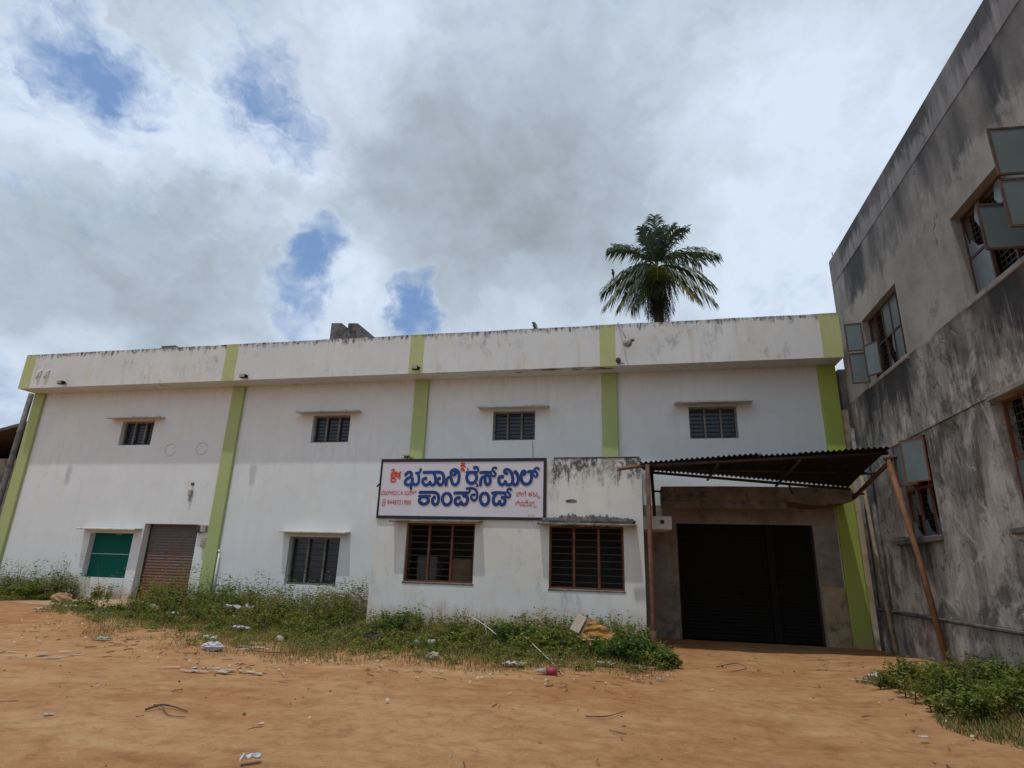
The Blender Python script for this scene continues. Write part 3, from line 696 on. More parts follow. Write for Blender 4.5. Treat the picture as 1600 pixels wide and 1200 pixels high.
# second line
letter(1, [[(760, 678), (850, 678), (950, 676)], [40, (740, 745), (850, 742), (935, 745)], ell(828, 822, 82, 66, -90, 270), [56, (770, 860), (828, 888), (885, 860)]])
letter(1, [[(950, 676), (1035, 685), (1085, 730), (1090, 810), (1072, 872), (1030, 895), (990, 872), (982, 810), (1005, 772)]], dots=[(1012, 772, 36)])
letter(1, [ell(1237, 798, 80, 105, -90, 270)])
letter(2, [[(-50, 690), (60, 688), (185, 690)], [(30, 778), (-15, 780), (-42, 820), (-38, 870), (0, 895), (40, 880), (62, 850)], [(62, 855), (95, 895), (140, 890), (175, 845), (180, 785), (152, 748), (112, 738), (104, 700)],
           [46, (165, 610), (250, 606), (315, 625), (350, 690), (348, 765), (318, 815), (275, 818), (246, 780), (252, 735), (285, 718)], [42, (215, 625), (215, 660), (190, 690)]], dots=[(22, 776, 34), (295, 720, 30)])
letter(2, [ell(482, 795, 76, 105, -90, 270)])
letter(2, [[(625, 690), (720, 684), (840, 690)], [(690, 705), (655, 750), (638, 815), (655, 880), (695, 895), (735, 870), (750, 835)], [(750, 860), (785, 900), (830, 885), (848, 835), (838, 785), (800, 765)],
           [44, (850, 690), (868, 750), (915, 768), (938, 728), (915, 690), (888, 668), (900, 628), (930, 610), (958, 632)]], dots=[(800, 768, 32)])
# red lettering: strokes
letter(1, [[(252, 280), (278, 262), (298, 288), (272, 318), (244, 348), (248, 400), (288, 408), (318, 372), (318, 325), (292, 345), (270, 372)], [(238, 470), (275, 488), (318, 470)], [(238, 440), (275, 425), (322, 440)],
           [(345, 312), (333, 360), (352, 400), (385, 372), (382, 330), (355, 345)], [(412, 312), (392, 345), (396, 380), (385, 425)]], mat=m_red, halo=m_redhalo, w=19, hshift=(3, 4), hw=16)
letter(1, [[(95, 805), (88, 860), (82, 905), (115, 908), (130, 860), (138, 812), (120, 800), (95, 805)], [(100, 870), (125, 840)]], mat=m_red, halo=m_signface, w=9, hw=-6)
letter(2, [[(62, 160), (90, 150), (125, 160)], [(95, 150), (95, 215)], [(55, 200), (95, 190), (130, 205)], [(70, 215), (95, 180), (125, 215)], [(60, 250), (60, 290)], [(75, 255), (100, 250), (95, 290)], [(110, 260), (120, 295)], [(175, 245), (188, 262), (175, 275)]], name='emblem', mat=m_red, halo=m_redhalo, w=17, hw=4)
def printed(txt, crop, X0, Y0, X1, Y1, mat):                    # typeset line fitted into a traced box
    cu = bpy.data.curves.new('line', 'FONT'); cu.body = txt; cu.offset = .0
    ob = bpy.data.objects.new('line', cu); COL.objects.link(ob)
    bpy.context.view_layer.update()
    me = bpy.data.meshes.new_from_object(ob.evaluated_get(bpy.context.evaluated_depsgraph_get()))
    bpy.data.objects.remove(ob); bpy.data.curves.remove(cu)
    n = len(me.vertices)
    if n < 4: return
    V = np.zeros(n*3); me.vertices.foreach_get('co', V); V = V.reshape(-1, 3)
    lo = V.min(0); hi = V.max(0); a = zc(crop, X0, Y1); b = zc(crop, X1, Y0)
    W = np.zeros_like(V); W[:, 0] = a[0]+(V[:, 0]-lo[0])/(hi[0]-lo[0])*(b[0]-a[0]); W[:, 2] = a[1]+(V[:, 1]-lo[1])/(hi[1]-lo[1])*(b[1]-a[1]); W[:, 1] = SY-.003
    me.vertices.foreach_set('co', (W-wloc(sign)).ravel()); me.materials.clear(); me.materials.append(mat); me.update()
    o = bpy.data.objects.new('small_lettering', me); COL.objects.link(o); o.parent = sign
printed('ಮಾಲೀಕರು', 1, 58, 628, 345, 725, m_red); printed('C.A.', 1, 352, 650, 465, 720, m_red); printed('ಸುರೇಶ್', 1, 478, 635, 700, 725, m_red)
printed('9448721980', 1, 168, 815, 598, 893, m_red)
printed('ಸೀಗೆ', 2, 1040, 655, 1225, 752, m_red); printed('ಹಟ', 2, 1255, 655, 1425, 750, m_red); printed('ಟ', 2, 1428, 735, 1475, 785, m_red)
printed('ಶಿವಮೊಗ', 2, 1030, 815, 1370, 925, m_red); printed('ಗ.', 2, 1360, 910, 1425, 960, m_red)
printed('________', 2, 1250, 1085, 1385, 1092, m_redhalo)
m = MB(); m.tube([(6.43, SY+.05, 3.52), (6.40, SY+.0, 3.44)], .02, 6); m.build('hook', m_black, sign)

# ------------------------------------------------------------------ canopy over the doors
can = thing('door_canopy', 'rusty corrugated iron canopy on pipe posts over the dark double shutters', 'canopy', (15.5, -2, 0))
FL, FR, BL, BR = Vector((12.97, -3.05, 3.89)), Vector((18.03, -3.05, 4.17)), Vector((13.05, -.93, 4.08)), Vector((17.83, -.93, 3.63))
def roofpt(u, v):                                              # u along the front, v front -> back
    return FL*(1-u)*(1-v)+FR*u*(1-v)+BL*(1-u)*v+BR*u*v
NS = 6
for i in range(NS):
    u0, u1 = i/NS-.006*(i > 0), (i+1)/NS+.006*(i < NS-1); m = MB(); K = 57; V_ = 5
    ov = random.uniform(-.03, .05); tw = random.uniform(-.012, .02)
    for j in range(V_+1):
        v = -ov/2.1*(1-j/V_)+j/V_*(1+random.uniform(0, .0))
        for k in range(K+1):
            u = u0+(u1-u0)*k/K; p = roofpt(u, v)
            p.z += .021*math.sin(2*math.pi*u*46)+.004*i % .012+(tw*(k/K))*(1-v)+.012*math.sin(v*5+i)
            m.v.append(tuple(p))
    for j in range(V_):
        for k in range(K): q = j*(K+1)+k; m.f.append((q, q+1, q+K+2, q+K+1))
    m.build('roof_sheet', m_roofsheet, can, True)
def bar(p, q, r, name, mat, par=can, n=8):
    m = MB(); m.tube([p, q], r, n); return m.build(name, mat, par, True)
dn = Vector((0, 0, -.07))
bar(at(966, 733, -2.95), roofpt(.02, .05)+dn, .04, 'rail_end', m_rust_light)
bar(roofpt(.0, .05)+dn, roofpt(1., .05)+dn, .04, 'purlin', m_darksteel)
bar(roofpt(.01, .52)+dn, roofpt(.99, .52)+dn, .03, 'purlin', m_darksteel)
bar(roofpt(0.02, .97)+dn, roofpt(1.0, .97)+dn, .035, 'purlin', m_darksteel)
for u in (.035, .33, .66): bar(roofpt(u, .03)+dn*1.9, roofpt(u, .98)+dn*1.9, .03, 'rafter', m_darksteel)
bar((18.02, -3.02, 3.90), (17.88, -1.0, 3.37), .045, 'rafter', m_rust)
bar((17.86, -1.0, 3.47), (18.12, -1.0, 3.47), .03, 'tie', m_rust); bar(roofpt(.98, .55)+dn, (18.2, -1.9, 3.83), .03, 'tie', m_darksteel); bar((17.9, -3.02, 3.93), (18.25, -3.02, 4.0), .035, 'tie', m_rust)
pb = Vector((13.13, -3.0, gz(13.13, -3)-.1))
m = MB(); m.tube([(13.13, -3.0, -.1), (13.13, -3.0, .5), (13.14, -3.0, 3.85)], .052, 10); m.build('post', m_rust, can, True)
m = MB(); m.tube([(13.135, -3.0, -.1), (13.125, -3.0, .42)], .066, 10); m.build('post_sleeve', m_rust, can, True)
bar((13.30, -1.15, 2.88), (13.27, -1.12, 4.02), .04, 'post', m_darksteel)
bar((13.30, -1.12, 3.50), (13.50, -1.02, 3.50), .025, 'tie', m_darksteel)
bar((16.55, -1.01, 3.45), roofpt(.72, .97)+dn, .025, 'strut', m_darksteel)
m = MB(); m.tube([(18.18, -3.62, gz(18.1, -3.6)-.1), (18.10, -3.35, 2.0), (17.98, -3.0, 3.92)], .052, 10); m.build('leaning_post', m_rust_light, can, True)
m = MB(); m.tube([(18.0, -1.87, -.08), (18.12, -1.2, 2.0), (18.27, -.55, 3.95)], .045, 8)
tag(m.build('bamboo_pole', m_pole, None, True), 'thin weathered pole leaning on the grey wall in the shade behind the canopy', 'pole')

# ------------------------------------------------------------------ grey building on the right
grey = thing('concrete_building', 'tall grey rain-streaked concrete building with open steel casement windows on the right', 'building', (WX+3, -6, 0))
wf = lambda u, z, d: (WX-WANG*u+d, -u, z)
GW = [(1.82, 3.87, 5.9, 7.49), (6.28, 8.62, 5.9, 7.48), (2.36, 3.98, 2.38, 4.24), (6.28, 8.4, 2.36, 4.24)]
m = MB(); wall(m, .22, 14.5, -.4, 9.2, GW, .30, wf); m.build('wall', m_grey, grey)
m = MB(); m.bbox(WX+.005, .0, 9.205, WX+.30, 14.5, 9.97, .012, lambda x, y, z: (x-WANG*(y+.22)-.012, -(y+.22), z+.008*math.sin(y*1.9))); m.build('parapet', m_grey, grey)
MB().box(WX+.305, -14.4, 9.1, WX+10, -.3, 9.19).build('roof_slab', m_roofslab, grey)
m = MB(); m.box(WX+.305, -.53, -.4, WX+10, -.23, 9.09).box(WX+9.7, -14.4, -.4, WX+10, -.54, 9.09).box(WX+.305, -14.4, -.4, WX+9.69, -14.1, 9.09).build('outer_wall', m_grey, grey)
MB().box(WX+.02, .35, -.3, WX+5, 11, 7.0).build('back_wing', m_mould, grey)
MB().box(WX+.31, -14.0, 4.9, WX+9.6, -.6, 5.05).build('floor', m_interior, grey)
# lower storey plaster coat, slightly proud with a ragged top edge
m = MB()
def coat(u0, u1, z0, tops, th=.028):
    us = np.linspace(u0, u1, len(tops)); n = len(tops)
    for u, t in zip(us, tops): m.v.extend([wf(u, z0, -th), wf(u, t, -th), wf(u, t, 0)])
    b = len(m.v)-3*n
    for i in range(n-1):
        a = b+3*i; m.f.extend([(a, a+1, a+4, a+3), (a+1, a+2, a+5, a+4)])
    m.f.extend([(b, b+1, b+2), (b+3*(n-1), b+3*(n-1)+2, b+3*(n-1)+1)])
rr_ = lambda n, z, j: [z+random.uniform(-j, j) for _ in range(n)]
coat(.95, 1.81, 4.33, rr_(7, 5.45, .04)); coat(1.81, 3.88, 4.30, rr_(3, 5.86, .002)); coat(3.88, 6.27, 4.30, rr_(16, 5.62, .10)); coat(6.27, 8.63, 4.30, rr_(3, 5.86, .002)); coat(8.63, 14.4, 4.30, rr_(16, 5.7, .08))
m.build('plaster_coat', m_grey, grey)
# sills, lintel strips, string course, plinth
for (a, b, c, d) in GW[:2]:
    m = MB(); m.bbox(a-.03, -.055, c-.10, b+.05, .02, c-.002, .015, lambda u, dd, z: wf(u, z, dd)); m.build('sill', m_reveal, grey)
m = MB(); m.bbox(2.0, -.10, 2.26, 4.0, -.001, 2.375, .02, lambda u, dd, z: wf(u, z, dd)); m.build('sill', m_mould, grey)
m = MB(); m.bbox(6.2, -.07, 2.25, 8.5, -.001, 2.355, .02, lambda u, dd, z: wf(u, z, dd)); m.build('sill', m_mould, grey)
m = MB(); m.bbox(6.25, -.035, 4.243, 8.5, -.001, 4.33, .01, lambda u, dd, z: wf(u, z, dd)); m.build('lintel', m_reveal, grey)
m = MB(); m.bbox(.3, -.06, .86, 14.4, -.001, .91, .012, lambda u, dd, z: wf(u, z+.012*math.sin(u*2.7), dd)); m.build('string_course', m_mould, grey)
m = MB(); m.bbox(.3, -.04, -.4, 14.4, -.002, .855, .01, lambda u, dd, z: wf(u, z, dd)); m.build('plinth', m_grey, grey)
def steel_window(a, b, c, d, cols, zsplit, states, fm=None):
    fm = fm or m_frame_red
    dep = .15; fw = .035
    wfn = lambda u, z, q: wf(u, z, q+dep)
    m = MB(); g = lambda mm, u0, d0, c0, u1, d1, c1: mm.box(u0, d0, c0, u1, d1, c1, lambda uu, dd, zz: wfn(uu, zz, dd))
    g(m, a+.002, 0, c+.002, a+fw, .045, d-.002); g(m, b-fw, 0, c+.002, b-.002, .045, d-.002); g(m, a+fw, 0, c+.002, b-fw, .045, c+fw); g(m, a+fw, 0, d-fw, b-fw, .045, d-.002)
    g(m, a+fw, -.003, zsplit-.022, b-fw, .045, zsplit+.022)
    wd = m.build('window', fm, grey)
    for i in range(1, cols):
        u = a+(b-a)*i/cols; m = MB(); g(m, u-.02, -.004, c+fw, u+.02, .048, d-fw); m.build('mullion', fm, wd)
    m = MB()
    for i in range(1, 16): zz = c+(d-c)*i/16; g(m, a+fw, .10, zz-.008, b-fw, .112, zz+.008)
    for i in range(1, cols*5): u = a+(b-a)*i/(cols*5); g(m, u-.006, .115, c+fw, u+.006, .125, d-fw)
    m.build('grille', m_bar, wd)
    for (ci, ri), st in states.items():
        u0 = a+(b-a)*ci/cols+.022; u1 = a+(b-a)*(ci+1)/cols-.022; z0, z1 = (c+fw, zsplit-.024) if ri == 0 else (zsplit+.024, d-fw)
        if st is None: continue
        if st == 'closed' or st == 'clear':
            m = MB(); g(m, u0, .012, z0, u1, .018, z1); m.build('pane', m_glass_frost if st == 'closed' else m_glass_frost2, wd); continue
        if st == 'broken':
            m = MB(); w_ = u1-u0; h_ = z1-z0
            for poly in ([(0, 0), (.9, 0), (.5, .12), (.3, .35), (.12, .3), (0, .75)], [(1, 1), (.75, 1), (.62, .7), (.8, .45), (1, .5)]):
                m.prism([(u0+x*w_, z0+y*h_) for x, y in poly], lambda u, v, t: wfn(u, v, .012+.005*t))
            m.build('broken_pane', m_glass_frost2, wd); continue
        hinge, ang = st                                        # sash swung out: hinge 'far' or 'near', angle from the wall
        hu = u0 if hinge == 'far' else u1; sg = 1 if hinge == 'far' else -1; W = u1-u0
        ca, sa = math.cos(R(ang)), math.sin(R(ang))
        def sf(s, q, z): return wf(hu+sg*(s*ca)+q*sa, z, -.02-(s*sa)+q*ca*sg)
        m = MB(); t = .028
        for s0, s1, q0, q1 in ((0, t, z0, z1), (W-t, W, z0, z1), (t, W-t, z0, z0+t), (t, W-t, z1-t, z1)):
            m.box(s0, -.014, q0, s1, .014, q1, lambda s, q, z: sf(s, q, z))
        m.build('sash_frame', fm, wd)
        m = MB(); m.box(t, -.003, z0+t, W-t, .003, z1-t, lambda s, q, z: sf(s, q, z)); m.build('pane', m_glass_frost, wd)
    return wd
steel_window(*GW[0], 5, 6.72, {(0, 1): ('far', 100), (0, 0): ('far', 97), (1, 0): ('near', 34), (1, 1): None, (2, 1): 'closed', (3, 1): 'closed', (4, 1): 'closed', (2, 0): 'broken', (3, 0): 'closed', (4, 0): 'closed'}, m_frame_brown)
steel_window(*GW[1], 4, 6.68, {(0, 0): 'closed', (0, 1): 'broken', (1, 0): None, (1, 1): 'broken', (2, 1): 'clear', (2, 0): ('near', 92), (3, 1): ('near', 93), (3, 0): ('near', 91)}, m_frame_brown)
steel_window(*GW[2], 3, 3.34, {(0, 1): 'broken', (1, 1): ('near', 22), (2, 1): ('near', 32), (0, 0): 'broken', (1, 0): 'broken', (2, 0): 'broken'}, m_frame_red)
steel_window(*GW[3], 4, 3.34, {(0, 1): None, (0, 0): 'clear', (1, 1): 'broken', (1, 0): 'broken', (2, 0): 'closed', (2, 1): None, (3, 0): 'clear', (3, 1): 'clear'})
m = MB(); m.tube([wf(.27, .0, -.05), wf(.30, 5.2, -.05)], .05, 8); m.tube([wf(1.05, .0, -.06), wf(1.0, 4.3, -.06)], .055, 8); m.build('drain_pipe', m_grey_pvc, grey, True)
m = MB(); m.tube([wf(.3, 9.96, .1), wf(.28, 10.25, .1)], .012, 5); m.tube([wf(.8, 9.96, .1), wf(.83, 10.12, .1)], .01, 5); m.build('rebar_stub', m_bar, grey)

# ------------------------------------------------------------------ old shed at the far left
shed = thing('tiled_shed', 'low old shed with dark sloping roof past the left end of the mill', 'shed', (-12, 4, 0))
MB().box(-17, 1.2, -.3, -9.0, 8.5, 4.9).build('wall', plain('black_stained_plaster', (.22, .18, .15), .95, .5, 1.5, dirt=(.04, .035, .03)), shed)
m = MB(); m.prism([(-17.6, 4.2), (-8.7, 6.15), (-8.7, 6.27), (-17.6, 4.32)], lambda u, v, t: (u, .7+8.2*t, v)); m.build('roof', plain('dark_clay_tile', (.10, .075, .06), .9, .4, 4, dirt=(.04, .035, .03)), shed)
MB().box(-9.2, 1.1, -.3, -8.75, 1.5, 4.2).build('buttress', plain('flaking_plaster', (.34, .28, .22), .95, .5, 2, bump=.6, dirt=(.06, .05, .045)), shed)

# ------------------------------------------------------------------ rooftop pieces
rv = thing('roof_upstand', 'pair of black-stained concrete fins standing on the mill roof', 'concrete fins', (2.5, 2.5, 7.33))
for poly, nm in (([(1.73, 7.34), (2.40, 7.34), (2.40, 10.03), (2.14, 10.23), (1.72, 10.25)], 'fin'), ([(2.42, 7.34), (3.5, 7.34), (3.5, 9.62), (2.81, 10.18), (2.42, 10.21)], 'fin')):
    m = MB(); m.prism(poly, lambda u, v, t: (u, 2.5+.35*t+(.05 if nm == 'x' else 0), v)); m.build(nm, m_mould, rv)
q = at(265, 546, .3)
tag(MB().bbox(q.x-.3, .2, 7.335, q.x+.3, .5, q.z+.12, .03).build('roof_block', m_mould), 'small dark block peeping over the left part of the parapet', 'block')

# ------------------------------------------------------------------ lamps and boxes fixed to the mill
def flood(px, py, label):
    q = at(px, py, -.78); t = thing('flood_light', label, 'lamp', (q.x, -.71, q.z), 'flood lights along the parapet')
    m = MB(); m.bbox(q.x-.11, -.90, q.z-.07, q.x+.09, -.76, q.z+.05, .015); m.build('housing', m_black, t)
    m = MB(); m.tube([(q.x+.06, -.712, q.z-.02), (q.x+.1, -.79, q.z-.04), (q.x+.13, -.80, q.z+.02)], .022, 6); m.build('bracket', m_black, t)
    MB().bbox(q.x-.10, -.912, q.z-.06, q.x+.08, -.902, q.z+.04, .003).build('lens', m_greyplastic, t)
flood(98, 598, 'small black flood light near the left corner of the parapet')
flood(382, 588, 'small black flood light just right of the second green band from the left')
flood(650, 575, 'small black flood light on the middle green parapet band')
q = at(966, 563, -.76)
t = thing('flood_light', 'rusty lamp stub under the parapet beside the fourth green band', 'lamp', (q.x, -.71, q.z), 'flood lights along the parapet')
m = MB(); m.blob(q, (.07, .06, .09), 8, 6, .1); m.build('housing', m_bar, t); m = MB(); m.tube([(q.x, -.71, q.z-.05), (q.x+.16, -.74, q.z-.09)], .012, 5); m.build('bracket', m_bar, t)
a = at(966, 505, -.68); b = at(978, 529, -1.0)
t = thing('arm_lamp', 'grey lamp on thin arm hanging from the parapet top by the fourth green band', 'lamp', (a.x, -.6, 8.23))
m = MB(); m.tube([(a.x-.02, -.62, 8.2), (a.x, -.72, 8.26), tuple(b)], .018, 6); m.build('arm', m_greyplastic, t, True)
m = MB(); m.blob((b.x+.04, b.y, b.z-.13), (.13, .11, .13), 10, 8, .05); m.build('lamp_head', m_greyplastic, t, True)
m = MB(); m.blob((b.x+.16, b.y, b.z-.05), (.08, .08, .05), 8, 6, .05); m.build('lamp_cap', m_greyplastic, t, True)
q = at(297, 770, -.06)
t = thing('wall_socket', 'small grey cable entry with hanging fitting on the left wall bay', 'fitting', (q.x, 0, q.z))
m = MB(); m.tube([(q.x, -.001, q.z+.28), (q.x, -.04, q.z+.28)], .05, 8); m.build('cable_hole', m_bar, t)
m = MB(); m.bbox(q.x-.06, -.09, q.z-.10, q.x+.06, -.002, q.z+.1, .02); m.tube([(q.x, -.05, q.z-.1), (q.x, -.06, q.z-.25)], .03, 6); m.build('fitting', m_greyplastic, t)
q = at(314, 826, -.06); t = thing('meter_box', 'beige electric box at the top right corner of the rusty shutter, upper of two', 'meter box', (q.x, 0, q.z-.1))
MB().bbox(q.x-.13, -.12, q.z-.12, q.x+.02, -.001, q.z+.1, .012).build('box', m_bar, t); MB().bbox(q.x+.03, -.14, q.z-.10, q.x+.2, -.001, q.z+.11, .012).build('switch_box', m_beige, t)
q = at(316, 846, -.06); t = thing('meter_box', 'narrow beige electric box below the shutter corner box, lower of two', 'meter box', (q.x, 0, q.z-.1))
MB().bbox(q.x-.02, -.11, q.z-.16, q.x+.15, -.001, q.z+.12, .012).build('box', m_beige, t); MB().bbox(q.x+.02, -.117, q.z-.1, q.x+.11, -.112, q.z+.04, .003).build('cover', m_greyplastic, t)
# loose cable
m = MB(); p0 = at(832, 690, -.02); m.tube([p0, (p0.x+.02, -.02, p0.z-.3), (p0.x+.0, -.03, 4.1)], .008, 5); tag(m.build('loose_cable', m_greyplastic), 'thin cable hanging below the third upper window behind the signboard', 'cable')

# ------------------------------------------------------------------ palms
def frond(parent, P0, P1, P2, n, llen, mat, droop=.6, wild=.25, seed=0, name='frond'):
    r = np.random.default_rng(seed); P0, P1, P2 = map(lambda p: np.array(p, float), (P0, P1, P2))
    t = np.linspace(.10, 1, n)[:, None]
    c = (1-t)**2*P0+2*t*(1-t)*P1+t*t*P2; d = 2*(1-t)*(P1-P0)+2*t*(P2-P1); d /= np.linalg.norm(d, axis=1, keepdims=True)
    side = np.cross(d, np.array([0, 0, 1.])); side /= np.linalg.norm(side, axis=1, keepdims=True)+1e-6
    upv = np.cross(side, d)
    polys = []; tint = []
    prof_ = np.sin(np.pi*np.clip(t*.78+.16, 0, 1))**.55
    for sg in (-1, 1):
        L = llen*prof_*(1+r.uniform(-wild, wild, (n, 1)))
        out = side*sg*.72+d*.75+upv*.25+r.normal(0, .12, (n, 3)); out /= np.linalg.norm(out, axis=1, keepdims=True)
        wv0 = .030; mid = c+out*L*.5; tip = c+out*L*.92+np.array([0, 0, -1.])*L*droop*(1+r.uniform(-.3, .3, (n, 1)))
        mid[:, 2:] -= L*droop*.18
        wv_ = d*wv0+upv*.016
        polys.append(np.stack([c-wv_*.8, c+wv_*.8, mid+wv_*1.3, mid-wv_*1.3], 1)); polys.append(np.stack([mid-wv_*1.3, mid+wv_*1.3, tip+wv_*.15, tip-wv_*.15], 1))
        tt = r.uniform(0, 1, n); tint += [tt, tt]
    # rachis as a thin strip of quads
    cc = np.linspace(0, 1, 12)[:, None]; q = (1-cc)**2*P0+2*cc*(1-cc)*P1+cc*cc*P2
    wd = .055*(1-cc*.85); sd = np.repeat(np.array([[.8, -.3, .5]]), 12, 0)
    polys.append(np.stack([q[:-1]-sd[:-1]*wd[:-1], q[:-1]+sd[:-1]*wd[:-1], q[1:]+sd[1:]*wd[1:], q[1:]-sd[1:]*wd[1:]], 1)); tint.append(np.full(11, .95))
    return np_mesh(name, np.concatenate(polys), 4, mat, np.concatenate(tint), parent, wloc(parent))
PY = 20.
pc = at(1026, 417, PY)
palm = thing('coconut_palm', 'tall coconut palm with yellowing lower fronds rising behind the mill roof', 'palm tree', (pc.x, PY, 0))
m = MB(); m.tube([(pc.x+.9, PY+.3, -.1), (pc.x+.5, PY+.2, 5), (pc.x+.12, PY+.05, 11), (pc.x, PY, 14.5), (pc.x, PY, pc.z-.3)], [.36, .30, .27, .27, .36], 12); m.build('trunk', m_trunk, palm, True)
s_ = .0070
def tipxy(X, Y): return (X-720)*s_, -(Y-600)*s_
FR_ = [  # tip x, tip y, control lift, depth, material
    (715, 110, 1.0, -.6, 'g'), (790, 130, 1.0, .5, 'g'), (900, 150, 1.25, .3, 'g'), (1025, 235, 1.5, -.2, 'g'), (650, 190, .9, .8, 'g'), 
    (1262, 560, 1.55, -.4, 'g'), (1150, 480, 1.7, 1.3, 'g'), (1205, 870, 1.45, -.3, 'g'), (1185, 1065, 1.0, -.9, 'g'), (1030, 1080, .6, -1.5, 'y'), 
    (705, 930, .55, -2.2, 'y'), (520, 1105, .55, -1.6, 'g'),  (375, 1065, .95, -.9, 'g'), (240, 1010, 1.25, -.5, 'g'), (215, 800, 1.35, .3, 'g'),
    (292, 435, 1.3, -.6, 'g'), (330, 285, 1.25, .6, 'g'), (420, 600, 1.2, 1.6, 'g'),  (470, 930, .9, 1.3, 'g'), (640, 1075, .75, -2.3, 'g'), (800, 1060, .8, -2.2, 'g'), (590, 260, 1.1, -1.0, 'g'), (930, 330, 1.3, -1.2, 'g')]
for i, (tx, ty, lift, dep, k) in enumerate(FR_):
    x, z = tipxy(tx, ty); ln = math.hypot(x, z)
    P0 = (pc.x, PY, pc.z); P2 = (pc.x+x, PY+dep*1.2, pc.z+z)
    ang = math.atan2(z, x); base = 1.0 if z > 1.5 else .6
    P1 = (pc.x+x*.40, PY+dep*.45, pc.z+z*.40+lift*.85 if z < 2 else pc.z+z*.62)
    frond(palm, P0, P1, P2, 66, 1.35 if ln > 2.6 else 1.15, {'g': m_frond, 'y': m_frond_y}[k], .42 if ty < 400 else .62, .22, 100+i)
for i in range(22):                                            # dead fronds hanging round the trunk
    a = random.uniform(0, 6.28); rr = random.uniform(.25, 1.0)
    frond(palm, (pc.x, PY, pc.z-.2), (pc.x+math.cos(a)*rr*1.3, PY+math.sin(a)*rr, pc.z-.6), (pc.x+math.cos(a)*rr, PY+math.sin(a)*rr*.8-.3, pc.z-3.6-random.uniform(0, .6)), 46, .6, m_frond_d, .9, .3, 300+i, 'dead_frond')
for i in range(9):
    a = i*.7; m = MB(); m.blob((pc.x+.38*math.cos(a), PY-.25+.35*math.sin(a), pc.z-.55-.12*(i % 3)), (.14, .14, .17), 8, 6); m.build('coconut', plain('green_coconut', (.10, .10, .03), .5, .3), palm, True)
q = at(958, 428, PY-.6)
crow = thing('crow', 'small black crow perched on a left frond of the tall palm', 'bird', tuple(q))
m = MB(); m.blob((q.x, q.y, q.z+.06), (.10, .13, .19), 8, 7); m.tube([(q.x, q.y+.05, q.z-.05), (q.x+.02, q.y+.14, q.z-.28)], [.06, .03], 6); m.build('body', m_black, crow, True)
m = MB(); m.blob((q.x-.02, q.y-.04, q.z+.27), .075, 8, 6); m.tube([(q.x-.06, q.y-.07, q.z+.27), (q.x-.16, q.y-.11, q.z+.25)], [.028, .005], 6); m.build('head', m_black, crow, True)
q = at(838, 508, 26)
p2 = thing('coconut_palm', 'far palm of which one dark frond tip shows above the parapet', 'palm tree', (q.x+.6, 26, 0))
m = MB(); m.tube([(q.x+.6, 26, -.1), (q.x+.6, 26, q.z-1.2)], [.25, .17], 8); m.build('trunk', m_trunk, p2)
for i, (ax, az) in enumerate(((-.75, .25), (1.3, -1.0), (-1.8, -1.3), (.6, -1.4), (-.8, -1.8))):
    frond(p2, (q.x+.6, 26, q.z-1.2), (q.x+.6+ax*.5, 26, q.z-.75+az*.3), (q.x+.6+ax, 26+.3*i-.5, q.z-.25+min(az, .25)), 40, .5, m_frond, .5, .2, 400+i)

# ------------------------------------------------------------------ vegetation
EDGE = [(-7.5, -2.2), (-4.9, -2.4), (-4.2, -1.9), (-3.2, -2.4), (-2.35, -3.3), (1.09, -5.05), (3.34, -5.85), (5.74, -6.65), (7.25, -6.8), (8.91, -6.75), (10.35, -6.35), (11.46, -6.8), (12.85, -5.83), (13.3, -5.5), (13.45, -4.2), (13.2, -2.9)]
EX = np.array([p[0] for p in EDGE]); EYv = np.array([p[1] for p in EDGE])
def front(x): return np.interp(x, EX[:14], EYv[:14])+.22*np.sin(x*2.3)+.12*np.sin(x*5.1+1)
def back(x): return np.where((x > 6.4) & (x < 13.05), OY-.03, np.where(x >= 13.05, -2.9, -.08))
def bare(x, y): return ((x > -4.2) & (x < -.55) & (y > -2.2-.25*(x+2))) | ((x > -4.6) & (x < -2.2) & (y < -1.2))
gzv = np.vectorize(gz)
def sample(n, x0, x1):
    x = rng.uniform(x0, x1, n); f = front(x); b = back(x); y = f+(b-f)*rng.uniform(0, 1, n)
    k = ~bare(x, y); x, y = x[k], y[k]; t = (y-front(x))/(back(x)-front(x)); return x, y, t
def leaves(c, out, size, r, asp=.5, fold=.25):
    n = len(c); up = np.array([0, 0, 1.]); out = out/np.linalg.norm(out, axis=1, keepdims=True)
    side = np.cross(out, up+r.normal(0, .35, (n, 3))); side /= np.linalg.norm(side, axis=1, keepdims=True)+1e-6
    s = size[:, None]; nrm = np.cross(side, out)
    mid = c+out*s*.45+nrm*s*.06
    return np.stack([c, mid+side*s*asp*.5+nrm*s*fold*.4, c+out*s-nrm*s*.12, mid-side*s*asp*.5+nrm*s*fold*.4], 1)
